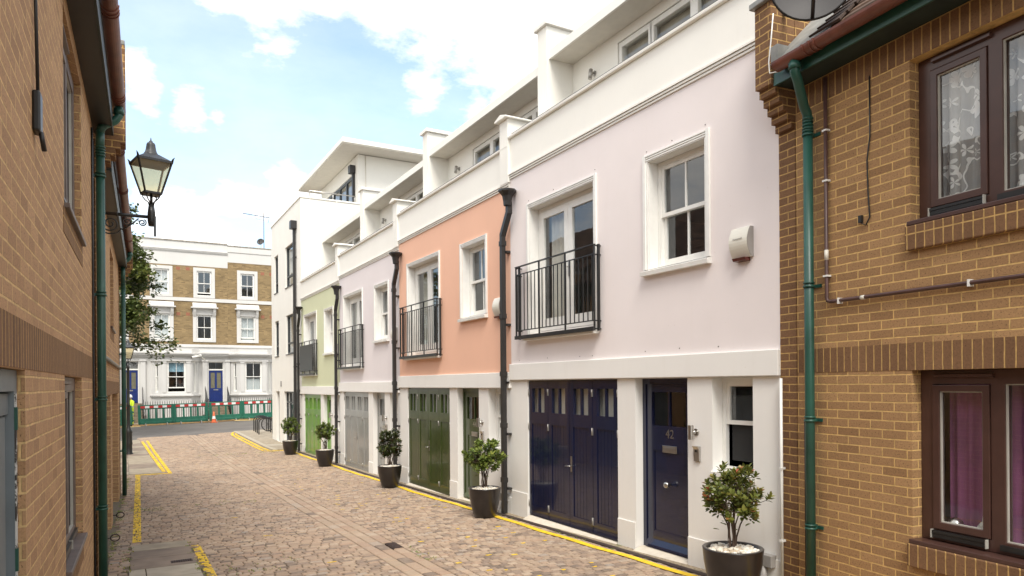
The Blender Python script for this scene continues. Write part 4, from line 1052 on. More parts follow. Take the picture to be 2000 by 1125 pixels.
# sand bags / kerb timber and dug ground
# bike stands: black hoops
def hoop(w=.62, h=.78, r=.026):
    pts = [(-w/2,0,-.05),(-w/2,0,h-.22)] + [(-w/2+.2-.2*math.cos(a), 0, h-.2+.2*math.sin(a)) for a in [R_(90)*k/6 for k in range(1,7)]]
    pts += [(w/2-.2+.2*math.sin(a), 0, h-.2+.2*math.cos(a)) for a in [R_(90)*k/6 for k in range(0,7)]] + [(w/2,0,-.05)]
    return MB().tube(pts, r, 10)
for k, (x, y, lab) in enumerate(((5.75,35.6,'black hoop bike stand farthest from the camera by the end building'),(5.72,34.9,'second farthest black hoop bike stand by the end building'),(5.68,34.2,'second nearest black hoop bike stand by the end building'),(5.64,33.5,'nearest black hoop bike stand by the end building'))):
    o = hoop().build('bike_stand', M['black'], None, (x+.12, y, zg(x,y)), R_(8)); tag(o, lab, 'bike stand', 'black hoop bike stands')
m = MB().tube([(.32*math.cos(a), 0, .42+.32*math.sin(a)) for a in [2*math.pi*k/28 for k in range(29)]], .024, 10, cap=False)
for a in range(0,360,30): m.tube([(0,0,.42),(.31*math.cos(R_(a)),0,.42+.31*math.sin(R_(a)))], .004, 4)
tag(m.build('bicycle_wheel', M['black'], None, (6.05, 34.55, zg(6,34.5)+.02), R_(14)), 'black bicycle wheel locked among the hoop stands', 'wheel')
# worker
M['hivis'] = plain('hi_vis_yellow', (.62,.78,.03), .8, .15, 12); M['skin'] = plain('skin', (.50,.29,.20), .6, .08); M['helmet'] = plain('white_hard_hat', (.80,.80,.78), .35, .05)
def person(x, y, rz, label):
    e = empty('person', (x,y,zg(x,y)), rz, label, 'person')
    bm = bmesh.new(); me = bpy.data.meshes.new('body')
    J = dict(pel=(0,0,.95), wai=(0,.01,1.10), che=(0,0,1.32), nk=(0,-.03,1.50), hd=(0,-.06,1.60), ht=(0,-.07,1.70), ls=(.18,0,1.43), rs=(-.18,0,1.43), le=(.24,-.05,1.16), re=(-.24,-.05,1.16), lh=(.16,-.28,1.08), rh=(-.14,-.28,1.10), lf=(.12,-.36,1.09), rf=(-.10,-.36,1.11),
             lhip=(.09,0,.90), rhip=(-.09,0,.90), lk=(.11,-.03,.50), rk=(-.11,-.02,.50), la=(.12,.02,.09), ra=(-.12,.02,.09), lt=(.13,-.14,.04), rt=(-.13,-.14,.04))
    R = dict(pel=.14,wai=.135,che=.155,nk=.055,hd=.085,ht=.075,ls=.075,rs=.075,le=.055,re=.055,lh=.04,rh=.04,lf=.03,rf=.03,lhip=.095,rhip=.095,lk=.07,rk=.07,la=.05,ra=.05,lt=.045,rt=.045)
    Ed = [('pel','wai'),('wai','che'),('che','nk'),('nk','hd'),('hd','ht'),('che','ls'),('che','rs'),('ls','le'),('rs','re'),('le','lh'),('re','rh'),('lh','lf'),('rh','rf'),('pel','lhip'),('pel','rhip'),('lhip','lk'),('rhip','rk'),('lk','la'),('rk','ra'),('la','lt'),('ra','rt')]
    ks = list(J); me.from_pydata([J[k] for k in ks], [(ks.index(a), ks.index(b)) for a, b in Ed], [])
    o = bpy.data.objects.new('body', me); COL.objects.link(o); o.parent = e
    sk = o.modifiers.new('skin', 'SKIN'); sk.use_smooth_shade = True
    for k, v in enumerate(me.skin_vertices[0].data): v.radius = (R[ks[k]], R[ks[k]]*.85); v.use_root = (k == 0)
    o.modifiers.new('sub', 'SUBSURF').levels = 2; o.modifiers['sub'].render_levels = 2
    # colour by height: hi-vis suit, skin at head and hands
    t = NT('worker_colours'); s = t.node('ShaderNodeSeparateXYZ'); t.t.links.new(t.coord(), s.inputs[0])
    head = t.math('GREATER_THAN', s.outputs[2], 1.53); hand = t.math('LESS_THAN', s.outputs[1], -.27); boots = t.math('LESS_THAN', s.outputs[2], .14)
    sk_ = t.math('MAXIMUM', head, t.math('MULTIPLY', hand, t.math('GREATER_THAN', s.outputs[2], .6)))
    b1 = t.math('LESS_THAN', t.math('ABSOLUTE', t.math('SUBTRACT', s.outputs[2], 1.12)), .03); b2 = t.math('LESS_THAN', t.math('ABSOLUTE', t.math('SUBTRACT', s.outputs[2], .62)), .03)
    c = t.mix(t.math('MAXIMUM', b1, b2), (.62,.78,.03), (.55,.56,.55)); c = t.mix(sk_, c, (.50,.29,.20)); c = t.mix(boots, c, (.03,.025,.02))
    me.materials.append(t.fin(c, .8))
    h = MB().lathe([(.118,1.66),(.120,1.70),(.108,1.76),(.075,1.805),(.03,1.825),(0,1.828)], (0,-.065,0), 20); h.lathe([(.118,1.66),(.14,1.655),(.14,1.665),(.118,1.675)], (0,-.075,0), 20)
    h.build('hard_hat', M['helmet'], e)
    # face features
    MB().box(-.012,.012,-.165,-.14,1.585,1.62).build('nose', M['skin'], e)
    return e
person(.46, 45.75, R_(-60), 'worker in yellow hi-vis suit and white hard hat behind the barriers')

# ------------------------------------------------------------------ planters
def leaf_mat(name, stops):
    t = NT(name); at = t.node('ShaderNodeAttribute'); at.attribute_name = 'tone'
    c = t.ramp(at.outputs['Fac'], stops)
    t.fin(c, .42, None, Subsurface_Weight=0)
    tr = t.node('ShaderNodeBsdfTranslucent'); t.t.links.new(c, tr.inputs[0]); mx = t.node('ShaderNodeMixShader'); mx.inputs[0].default_value = .22
    t.t.links.new(t.b.outputs[0], mx.inputs[1]); t.t.links.new(tr.outputs[0], mx.inputs[2]); t.t.links.new(mx.outputs[0], t.out.inputs['Surface'])
    return t.mat
M['leaf_red'] = leaf_mat('red_tipped_leaf', [(0,(.05,.07,.018)),(.45,(.14,.17,.035)),(.72,(.25,.24,.05)),(.86,(.32,.16,.05)),(1,(.42,.07,.04))])
M['leaf_green'] = leaf_mat('bright_green_leaf', [(0,(.06,.095,.02)),(.5,(.16,.22,.045)),(.85,(.32,.34,.07)),(1,(.36,.31,.07))])
M['leaf_dark'] = leaf_mat('dark_green_leaf', [(0,(.025,.038,.012)),(.6,(.07,.09,.022)),(.9,(.14,.14,.035)),(1,(.18,.07,.03))])
M['twig'] = plain('brown_twig', (.085,.055,.038), .8, .3)
M['tie'] = plain('green_tie', (.03,.16,.12), .6)
t = NT('pale_pebbles'); at = t.node('ShaderNodeAttribute'); at.attribute_name = 'tone'
M['pebble'] = t.fin(t.ramp(at.outputs['Fac'], [(0,(.45,.36,.25)),(.4,(.66,.60,.50)),(1,(.80,.78,.72))]), .7)
def leaf(m, p, d, n, L, W, tone):
    d = d.normalized(); s = d.cross(n).normalized(); n = s.cross(d)
    pts = [p, p+d*L*.30+s*W*.42+n*W*.15, p+d*L*.68+s*W*.48+n*W*.1, p+d*L-n*L*.08, p+d*L*.68-s*W*.48+n*W*.1, p+d*L*.30-s*W*.42+n*W*.15, p+d*L*.5-n*W*.08]
    m.add(pts, [(0,1,6),(1,2,6),(2,3,6),(3,4,6),(4,5,6),(5,0,6)], 0, True, (tone,)*3)
def planter(x, y, label, seed, leafm, pr=.27, ph=.46, fw=.33, fh=.30, fz=.42, n=520, L=.055, redness=0):
    rnd = random.Random(seed); z = zg(x,y)+.012
    P = empty('potted_shrub', (x,y,z), rnd.uniform(-.6,.6), label, 'potted shrub', 'potted shrubs along the terrace')
    k = pr/.27; h = ph
    pot = MB().lathe([(0,.0),(.155*k,.0),(.175*k,.012),(.20*k,.08*h/.46),(.235*k,.20*h/.46),(.258*k,.33*h/.46),(.268*k,h-.015),(.27*k,h-.004),(.266*k,h),(.238*k,h),(.232*k,h-.01),(.225*k,h-.06),(0,h-.06)], (0,0,0), 48)
    pot.build('pot', M['pot'], P)
    pb = MB(); cnt = 0
    for _ in range(150):
        a = rnd.uniform(0,6.283); rr = .215*k*math.sqrt(rnd.random()); sz = rnd.uniform(.021,.036); tone = rnd.random()
        c = Vector((rr*math.cos(a), rr*math.sin(a), h-.045+.03*(1-rr/.23)+rnd.uniform(0,.022)))
        rot = Euler((rnd.uniform(-.5,.5), rnd.uniform(-.5,.5), rnd.uniform(0,6))).to_matrix()
        sx, sy, szz = sz*rnd.uniform(1,1.5), sz, sz*.62
        vs = []
        for zz, r_ in ((-1,0),(-.55,.8),(.1,1),(.65,.72),(1,0)):
            for j in range(6):
                an = j*math.pi/3; q = rot @ Vector((r_*sx*math.cos(an), r_*sy*math.sin(an), zz*szz)); vs.append(c+q)
        fs = [(i*6+j, i*6+(j+1)%6, (i+1)*6+(j+1)%6, (i+1)*6+j) for i in range(4) for j in range(6)]
        pb.add(vs, fs, 0, True, (tone,)*3)
    pb.build('pebbles', M['pebble'], P, fix=False)
    st = MB(); lf = MB(); tips = []
    zc = h+fz
    for b in range(9):
        a = b*2.4+rnd.uniform(-.4,.4); r0 = rnd.uniform(.01,.05); sp_ = rnd.uniform(.12,.62)*fw*1.25
        p0 = Vector((r0*math.cos(a), r0*math.sin(a), h-.03)); p1 = Vector((sp_*.35*math.cos(a), sp_*.35*math.sin(a), h+fz*.55)); p2 = Vector((sp_*math.cos(a+.3), sp_*math.sin(a+.3), zc+rnd.uniform(-.1,.05)))
        mid = p0.lerp(p1,.5)+Vector((rnd.uniform(-.015,.015), rnd.uniform(-.015,.015), 0))
        st.tube([p0,mid,p1,p2], [.010,.008,.007,.004], 6); tips += [(p1.lerp(p2,t_)) for t_ in (.5,.75,1)]
    # leafy shoots: short twigs ending in rosettes
    ns = n//11
    for s_ in range(ns):
        a = rnd.uniform(0,6.283); u = rnd.random()**.45; v = rnd.uniform(-1,1)
        lump = 1+.22*noise.noise(Vector((math.cos(a)*1.7+seed, math.sin(a)*1.7, v*1.9)))
        rr = math.sqrt(max(0,1-v*v*.85))*u
        c = Vector((fw*lump*rr*math.cos(a), fw*lump*rr*math.sin(a), zc+fh*.5+ (fh*.78*v*lump)*(.55+.45*u) - .06*rr))
        base = min(tips, key=lambda q: (q-c).length); 
        if (base-c).length < .35: st.tube([base, base.lerp(c,.5)+Vector((0,0,-.02)), c], [.004,.003,.002], 4, cap=False)
        ax = (c-Vector((0,0,zc-.15))).normalized()+Vector((rnd.uniform(-.3,.3),rnd.uniform(-.3,.3),rnd.uniform(.1,.6)))
        ax.normalize(); young = rnd.random()
        for j in range(11):
            g = j*2.4+rnd.uniform(-.3,.3); t_ = j/11; o1 = ax.orthogonal().normalized(); o2 = ax.cross(o1)
            out = o1*math.cos(g)+o2*math.sin(g); dd = ax*(.25+.9*t_)+out*(1.05-.5*t_)
            p = c+ax*(t_*.055-.02)+out*.004
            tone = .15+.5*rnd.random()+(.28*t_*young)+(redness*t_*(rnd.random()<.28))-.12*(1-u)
            lf.add if False else leaf(lf, p, dd, ax+Vector((0,0,.3)), L*rnd.uniform(.7,1.2), L*.56*rnd.uniform(.85,1.15), max(0,min(1,tone)))
    for _ in range(16):   # stragglers low on the stems
        a = rnd.uniform(0,6.28); c = Vector((rnd.uniform(.02,.16)*math.cos(a), rnd.uniform(.02,.16)*math.sin(a), h+rnd.uniform(.18,.5)*fz/.42))
        leaf(lf, c, Vector((math.cos(a),math.sin(a),rnd.uniform(-.2,.6))), Vector((0,0,1)), L*1.2, L*.6, rnd.uniform(.1,.5))
    st.tube([(.03,.03,h-.03),(.035,.03,h+fz*.9)], .004, 5).tube([(-.06,.0,h-.03),(-.055,.0,h+fz*.7)], .004, 5)
    st.build('stems', M['twig'], P, fix=False)
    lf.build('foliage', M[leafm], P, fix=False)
    return P
planter(5.10, 4.80, 'nearest potted shrub with red tipped leaves beside the navy front door', 11, 'leaf_red', .285, .46, .30, .30, .40, 1450, .060, .22)
planter(5.08, 10.0, 'bright green potted shrub in front of the black downpipe by the dark green door', 22, 'leaf_green', .26, .47, .31, .27, .40, 1500, .066, 0)
planter(5.06, 14.5, 'dark leaved potted shrub between the grey and dark green garages', 33, 'leaf_dark', .26, .47, .26, .38, .30, 1500, .062, .4)
planter(5.0, 19.8, 'potted shrub standing before the bright green garage door', 44, 'leaf_green', .26, .47, .28, .32, .38, 1200, .066, 0)
planter(4.95, 24.2, 'farthest potted shrub beside the white end building', 55, 'leaf_green', .26, .47, .31, .34, .34, 1200, .066, 0)

# ------------------------------------------------------------------ street tree beyond the left houses
M['treeleaf'] = leaf_mat('plane_tree_leaf', [(0,(.04,.06,.014)),(.5,(.10,.13,.03)),(.85,(.18,.21,.05)),(1,(.22,.23,.07))])
M['bark'] = plain('tree_bark', (.13,.11,.085), .95, .35, 6, .6, 20)
def street_tree():
    rnd = random.Random(5); x, y = -2.1, 37.5
    T = empty('street_tree', (x,y,zg(x,y)), 0, 'leafy green street tree overhanging from behind the left brick houses', 'tree')
    tr = MB(); tr.tube([(0,0,-.2),(.05,0,1.2),(0,.05,2.8),(.15,0,4.4),(.1,.1,6.0),(.2,.1,8.0)], [.26,.21,.19,.15,.10,.03], 12)
    ends = []
    for b in range(30):
        a = b*2.4; z0 = 4.35+b*.20; rr = rnd.uniform(2.0,3.5)*(1-.010*b)
        if b % 2 == 0: a = rnd.uniform(-.8,.5)
        p0 = Vector((.08,.03,z0)); p2 = Vector((rr*math.cos(a), rr*math.sin(a), z0+rnd.uniform(.1,1.6)))
        p1 = p0.lerp(p2,.5)+Vector((0,0,.35)); tr.tube([p0,p1,p2],[.07,.045,.015],6)
        for t_ in (.35,.55,.75,.9,1): ends.append((p1.lerp(p2,(t_-.5)*2) if t_ > .5 else p0.lerp(p1,t_*2), rr))
    # a low drooping branch reaching right
    dr = [Vector((.1,0,4.4)), Vector((1.5,-.4,4.9)), Vector((2.6,-.6,4.75)), Vector((3.3,-.7,4.5)), Vector((3.8,-.7,4.25))]
    tr.tube(dr, [.06,.045,.03,.018,.008], 6)
    for i in range(1,5): ends += [(dr[i],1),(dr[i].lerp(dr[i-1],.5),1)]
    lf = MB()
    for (c, rr) in ends:
        for cl in range(3):
            cc = c+Vector((rnd.gauss(0,.34), rnd.gauss(0,.34), rnd.gauss(0,.26))); base = rnd.uniform(.1,.7)
            if rr != 1 or cl == 0: tr.tube([c, cc], .008, 4, cap=False)
            for k in range(85 if rr != 1 else 26):
                q = cc+Vector((rnd.gauss(0,.20), rnd.gauss(0,.20), rnd.gauss(0,.15)))
                d = Vector((rnd.uniform(-1,1), rnd.uniform(-1,1), rnd.uniform(-.7,.4))); nn = Vector((rnd.uniform(-.5,.5), rnd.uniform(-.5,.5), 1))
                leaf(lf, q, d, nn, rnd.uniform(.14,.22), rnd.uniform(.10,.15), max(0,min(1,base+rnd.uniform(-.25,.3))))
    tr.build('trunk', M['bark'], T, fix=False); lf.build('crown', M['treeleaf'], T, fix=False)
street_tree()

# ------------------------------------------------------------------ ground
def sheet(name, poly_fn, xs, ys, dz, mat, kind='structure', label=None):
    m = MB(); nx, ny = len(xs), len(ys)
    vs = [(x, y, zg(x,y)+dz) for y in ys for x in xs]
    fs = [(j*nx+i, j*nx+i+1, (j+1)*nx+i+1, (j+1)*nx+i) for j in range(ny-1) for i in range(nx-1)]
    m.add(vs, fs, 0, True); o = m.build(name, mat, None, fix=False); o['kind'] = kind
    return o
def lin(a, b, n): return [a+(b-a)*k/n for k in range(n+1)]
def lwx(y): return -.48/math.cos(AL) + math.tan(AL)*y             # x of the left wall line
t = NT('sandy_joint_mortar'); c = t.coord()
n1 = t.noise(1.1, 5, c, .6); n2 = t.noise(40, 4, c)
a = t.ramp(n2, [(.3,(.17,.13,.09)),(.7,(.46,.37,.25))])
sx = t.node('ShaderNodeSeparateXYZ'); t.t.links.new(c, sx.inputs[0])
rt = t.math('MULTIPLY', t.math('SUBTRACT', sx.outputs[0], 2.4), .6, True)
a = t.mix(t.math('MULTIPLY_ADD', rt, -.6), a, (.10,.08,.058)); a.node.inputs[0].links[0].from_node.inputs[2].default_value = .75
gm = t.math('MULTIPLY', t.math('SUBTRACT', t.noise(1.6, 6, c, .7), .57, True), 9, True)
a = t.mix(gm, a, (.085,.11,.02))
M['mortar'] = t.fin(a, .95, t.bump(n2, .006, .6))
t = NT('granite_setts'); c = t.coord(); at = t.node('ShaderNodeAttribute'); at.attribute_name = 'tone'
sp = t.node('ShaderNodeSeparateColor'); t.t.links.new(at.outputs['Color'], sp.inputs[0])
a = t.ramp(sp.outputs[0], [(0,(.17,.13,.10)),(.12,(.25,.185,.14)),(.35,(.315,.23,.165)),(.55,(.37,.28,.20)),(.75,(.345,.24,.17)),(.9,(.42,.325,.24)),(.985,(.33,.27,.22)),(1,(.27,.245,.215))])
g = t.noise(70, 5, c, .65); a = t.mix(.5, a, t.ramp(g, [(.3,(.68,.68,.68)),(.7,(1.22,1.2,1.18))]), 'MULTIPLY')
big = t.noise(.55, 5, c, .6); a = t.mix(.55, a, t.ramp(big, [(.3,(.84,.84,.86)),(.7,(1.20,1.17,1.11))]), 'MULTIPLY')
dust = t.math('MULTIPLY', t.math('SUBTRACT', t.noise(5, 5, c, .7), .52, True), 2.2, True); a = t.mix(dust, a, (.43,.34,.25))
M['sett'] = t.fin(a, .78, t.bump(t.mix(.5, g, t.noise(22,3,c)), .006, .6))
# roof of the world: base ground sheet reaching the horizon
t = NT('plain_ground'); M['earth'] = t.fin(t.ramp(t.noise(.3,5,t.coord()), [(.3,(.16,.14,.12)),(.7,(.24,.22,.19))]), .95)
xs = [-400,-100,-30,-10,-5,-2,0,2,4,6,8,12,20,40,120,400]; ys = [-200,-60,-20]+lin(-5,50,44)+[60,100,300,900]
sheet('ground', None, xs, ys, -.16, M['earth'])
xl = lambda y: lwx(y)+.02
# mortar bed of the mews
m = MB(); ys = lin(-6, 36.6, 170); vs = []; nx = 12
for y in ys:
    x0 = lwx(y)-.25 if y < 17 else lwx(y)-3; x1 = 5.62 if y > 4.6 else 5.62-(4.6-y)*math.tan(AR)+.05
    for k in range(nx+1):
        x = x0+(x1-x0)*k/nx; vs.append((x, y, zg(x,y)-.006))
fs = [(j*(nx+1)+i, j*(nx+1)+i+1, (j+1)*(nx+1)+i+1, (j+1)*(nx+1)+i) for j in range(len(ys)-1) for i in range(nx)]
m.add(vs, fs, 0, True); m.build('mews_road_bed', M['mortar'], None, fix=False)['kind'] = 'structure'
# setts
rnd = random.Random(9); S = MB(); YL = MB()
def left_line(y): return .165 + (.345-.165)*(y-10.9)/9.6
def yellow_rects(y0, y1):
    """(x0,x1) bands of yellow paint crossing this row"""
    out = []; y = (y0+y1)/2
    if 2 < y < 26.0: out.append((5.20+.02*math.sin(y*1.3), 5.27+.02*math.sin(y*1.3)))
    if 10.95 < y < 20.6: c = left_line(y); out.append((c-.055, c+.055))
    if 20.45 < y < 20.62: out.append((.29, 1.12))
    if 20.6 < y < 33.5:
        pass
    if 0 < y < 10.3: out.append((.80,.905))
    if 25.85 < y < 26.05: out.append((4.5,5.2))
    return out
def add_sett(x0, x1, y0, y1, tone, skew=0, dome=.002, paint=0):
    h = rnd.uniform(-.002,.003); ty = rnd.uniform(-.002,.002); tx = rnd.uniform(-.002,.002); e = min(.010, (y1-y0)*.13)
    zc = zg((x0+x1)/2,(y0+y1)/2)
    j = lambda: rnd.uniform(-.003,.003)
    b = [(x0+j(),y0+j()),(x1+j(),y0+j()),(x1+j(),y1+j()),(x0+j(),y1+j())]
    cx, cy = (x0+x1)/2,(y0+y1)/2
    z = lambda x, y: zg(x,y)+.008+h+(x-cx)*tx*8+(y-cy)*ty*8
    o = [(x,y,zg(x,y)-.016) for x,y in b]
    m_ = [(x+(cx-x)*.03, y+(cy-y)*.05, z(x,y)-.007) for x,y in b]
    i = [(x+(1 if x<cx else -1)*e*1.3, y+(1 if y<cy else -1)*e*1.15, z(x,y)) for x,y in b]
    S.add(o+m_+i+[(cx,cy,z(cx,cy)+dome)], [(0,1,5,4),(1,2,6,5),(2,3,7,6),(3,0,4,7),(4,5,9,8),(5,6,10,9),(6,7,11,10),(7,4,8,11),(8,9,12),(9,10,12),(10,11,12),(11,8,12)], 0, False, (tone,0,0))
    for (u, v) in yellow_rects(y0, y1):
        a, b_ = max(u, x0+.004), min(v, x1-.004)
        if b_-a > .008:
            f = lambda x: z(x, cy)+.0035+dome*.6
            YL.add([(a,y0+.004,f(a)),(b_,y0+.004,f(b_)),(b_,y1-.004,f(b_)),(a,y1-.004,f(a))], [(0,1,2,3)])
    if paint:
        YL.add([(x0+.02,y0+.015,z(x0,y0)+dome+.003),(x1-.03,y0+.02,z(x1,y0)+dome+.003),(x1-.02,y1-.02,z(x1,y1)+dome+.003),(x0+.015,y1-.015,z(x0,y1)+dome+.003)], [(0,1,2,3)])
y = 1.5; row = 0
slab = lambda x, y: (lwx(y)+.28 < x < .80 and y < 10.75)          # paved apron, near left
pav_l = lambda x, y: (x < .93-(y-20.6)*.020 and y > 20.62)
pav_r = lambda x, y: (x > 4.72 and y > 26.05)
while y < 36.5:
    rh = rnd.uniform(.076,.094); row += 1
    x = lwx(y)+ (.02 if y < 17 else -.5)+rnd.uniform(0,.1)
    while x < 5.36:
        if 2.72 < x+.05 < 3.17: x = 3.175
        w = rnd.uniform(.10,.175) if x < 2.7 else rnd.uniform(.09,.135)
        x1 = min(x+w, 5.38)
        if x < 2.72 and x1 > 2.66: x1 = 2.72
        wx_ = 5.6-(4.64-y)*math.tan(AR) if y < 4.64 else 9
        if x1 > wx_: break
        cxm = (x+x1)/2
        if not (slab(cxm,y+.05) or pav_l(cxm,y) or pav_r(cxm,y)) and x1-x > .04:
            pt = (3.3 < x < 4.9 and y < 19 and rnd.random() < .028) or (1.5 < x < 2.6 and rnd.random() < .0015)
            add_sett(x+.005, x1-.004, y+.0045, y+rh-.004, rnd.random(), paint=pt)
        x = x1+.001
    y += rh
# the central gutter of larger stones laid lengthwise
for cx0, cx1 in ((2.73,2.87),(2.88,3.02),(3.03,3.17)):
    y = 1.5
    while y < 36:
        L = rnd.uniform(.17,.32)
        if not (cx0 > 3 and 8.55 < y < 8.9): add_sett(cx0, cx1, y+.005, y+L-.005, rnd.uniform(.5,.95) if rnd.random() > .05 else .05, dome=.001)
        y += L
# brick-paved strip by the left wall & short strip by the terrace
so = S.build('cobbled_road', M['sett'], None, fix=False); so['kind'] = 'structure'
t = NT('worn_yellow_paint'); c = t.coord()
n = t.math('ADD', t.math('MULTIPLY', t.noise(26, 5, c, .7), .6), t.math('MULTIPLY', t.noise(5, 5, c, .7), .4)); t.fin(t.ramp(t.noise(12,4,c), [(.3,(.72,.43,.025)),(.7,(.92,.64,.02))]), .7)
sx = t.node('ShaderNodeSeparateXYZ'); t.t.links.new(c, sx.inputs[0])
thr = t.math('MULTIPLY_ADD', t.math('GREATER_THAN', sx.outputs[0], 4.95), -.08); thr.node.inputs[2].default_value = .415
al = t.math('MULTIPLY', t.math('SUBTRACT', n, thr), 14, True); t.t.links.new(al, t.b.inputs['Alpha'])
M['yellow'] = t.mat
# the terrace-side line is laid on a smooth concrete haunch: continuous strip
m = MB(); ys = lin(2.5, 26.0, 180)
for a, b in zip(ys, ys[1:]):
    f = lambda y: 5.235+.02*math.sin(y*1.3)+.012*math.sin(y*5)
    m.add([(f(a)-.05,a,zg(5.1,a)+.0175),(f(a)+.05,a,zg(5.1,a)+.0175),(f(b)+.05,b,zg(5.1,b)+.0175),(f(b)-.05,b,zg(5.1,b)+.0175)], [(0,1,2,3)])
YL.add(m.v, m.f)
def strip(f, w, y0, y1, n=60):
    ys = lin(y0, y1, n)
    for a, b in zip(ys, ys[1:]):
        YL.add([(f(a)-w,a,zg(f(a),a)+.017),(f(a)+w,a,zg(f(a),a)+.017),(f(b)+w,b,zg(f(b),b)+.017),(f(b)-w,b,zg(f(b),b)+.017)], [(0,1,2,3)])
strip(lambda y: 1.10-(y-20.6)*.012, .045, 20.5, 34.2); strip(lambda y: .985-(y-20.6)*.018, .045, 21.0, 33.8)
for c0 in (4.62, 4.44): strip(lambda y: c0+(.06*max(0,y-34)**2 if y > 34 else 0), .05, 26.3, 36.9)
YL.add([(.28,20.42,zg(.3,20.5)+.018),(1.14,20.42,zg(.9,20.5)+.018),(1.14,20.56,zg(.9,20.5)+.018),(.28,20.56,zg(.3,20.5)+.018)], [(0,1,2,3)])
YL.add([(4.40,26.0,zg(4.5,26)+.018),(5.12,25.9,zg(5,26)+.018),(5.12,26.05,zg(5,26)+.018),(4.40,26.15,zg(4.5,26)+.018)], [(0,1,2,3)])
YL.build('yellow_line', M['yellow'], None, fix=False)['kind'] = 'structure'
# iron channel drain along the terrace
m = MB(); ys = lin(4.7, 25.3, 90)
for a, b in zip(ys, ys[1:]):
    z0, z1 = zg(5.4,a), zg(5.4,b)
    m.add([(5.385,a,z0+.010),(5.475,a,z0+.010),(5.475,b,z1+.010),(5.385,b,z1+.010)], [(0,1,2,3)])
m.build('channel_drain', M['iron'], None, fix=False); tag(bpy.data.objects['channel_drain'], 'rusty iron drain channel running along the foot of the painted terrace', 'drain')
m = MB(); ys = lin(4.7, 25.3, 60)
for a, b in zip(ys, ys[1:]):
    z0, z1 = zg(5.4,a), zg(5.4,b); m.add([(5.465,a,z0+.004),(5.61,a,z0+.008),(5.61,b,z1+.008),(5.465,b,z1+.004)], [(0,1,2,3)])
m.build('path_edging', M['mortar'], None, fix=False)['kind'] = 'structure'
# paved apron near left: big slabs
def slabs(name, rects, mats, top=.012):
    m = MB()
    for (x0,x1,y0,y1,k) in rects:
        for_n = max(1, int((y1-y0)/.6))
        z = [zg(x,y)+top for x, y in ((x0,y0),(x1,y0),(x1,y1),(x0,y1))]
        v = [(x0,y0,z[0]),(x1,y0,z[1]),(x1,y1,z[2]),(x0,y1,z[3])]; vb = [(a,b,c-.15) for a,b,c in v]
        m.add(v+vb, [(0,1,2,3),(0,4,5,1),(1,5,6,2),(2,6,7,3),(3,7,4,0)], k)
    o = m.build(name, mats, None, fix=False); o['kind'] = 'structure'; return o
M['slab1'] = plain('worn_brown_slab', (.25,.195,.15), .85, .3, 3, .3, 40); M['slab2'] = plain('pale_grey_slab', (.42,.37,.29), .85, .15, 5, .3, 60); M['slab3'] = plain('sandy_slab', (.34,.285,.21), .88, .25, 4, .3, 60)
rr = []
yy = [10.75,10.3,9.75,9.15,8.6,8.05,7.5,6.9,6.3]
for k in range(8):
    a, b = yy[k+1], yy[k]
    if k < 3: rr += [(lwx(b)+.30, .775, a+.006, b-.006, 0 if k else 2)]
    else: rr += [(lwx(b)+.30, .22, a+.006, b-.006, 1), (.232, .775, a+.006, b-.006, 1)]
slabs('paved_apron', rr, [M['slab1'], M['slab2'], M['slab3']])
# flush pavements at the far end
rr = []; y = 20.66
while y < 34.6:
    x1 = .925-(y-20.2)*.020
    xs_ = [-3.2,-2.3,-1.4,-.6,.15,x1]
    for a, b in zip(xs_, xs_[1:]): rr.append((a+.004,b-.004,y+.005,y+.745,2 if rnd.random() < .6 else 0))
    y += .75
slabs('left_pavement', rr, [M['slab1'], M['slab2'], M['slab3']], .03)
rr = []; y = 26.1
while y < 36.3:
    end = 5.59 if y < 30.9 else 14
    x = 4.9
    while x < end-.05:
        b = min(end, x+.75); rr.append((x+.004,b-.004,y+.005,y+.595,2 if rnd.random() < .75 else 1)); x += .75
    rr.append((4.72,4.896,y+.005,y+.595,1)); y += .6
slabs('right_pavement', rr, [M['slab1'], M['slab2'], M['slab3']], .06)
# side street
t = NT('old_asphalt'); c = t.coord(); a = t.ramp(t.noise(.7,6,c,.65), [(.3,(.11,.10,.09)),(.7,(.16,.145,.13))])
a = t.mix(.6, a, t.ramp(t.noise(90,3,c), [(.3,(.7,.7,.7)),(.7,(1.25,1.25,1.25))]), 'MULTIPLY'); M['asphalt'] = t.fin(a, .88, t.bump(t.noise(110,2,c), .006, .6))
sheet('street', None, lin(-40,60,50), [34.7,36.6,38,40,42,44,45.6], -.004, M['asphalt'])
# pavement on the far side with the dug-up strip
rr = []
for k in range(-14, 24):
    for j in range(4): rr.append((k*.9+.004, k*.9+.896, 45.62+j*.85, 45.62+j*.85+.843, 2 if (k+j)%3 else 0))
slabs('far_pavement', rr, [M['slab1'], M['slab2'], M['sandd']] if 'sandd' in M else [M['slab1'], M['slab2'], M['slab3']], .09)
m = MB().box(-12, 20, 45.55, 45.61, -.5, .25)
M['sand'] = plain('dug_sand', (.42,.25,.10), .95, .3, 6, .8, 20)
m = MB(); rnd = random.Random(2)
for k in range(60):
    x = .5+k*.16; h = .03+.06*rnd.random(); z = zg(x,45.3)
    m.add([(x,45.2,z),(x+.18,45.2,z),(x+.18,45.6,z+h),(x,45.6,z+h)], [(0,1,2,3)], 0, True)
m.build('sand_strip', M['sand'], None, fix=False); tag(bpy.data.objects['sand_strip'], kind='stuff')
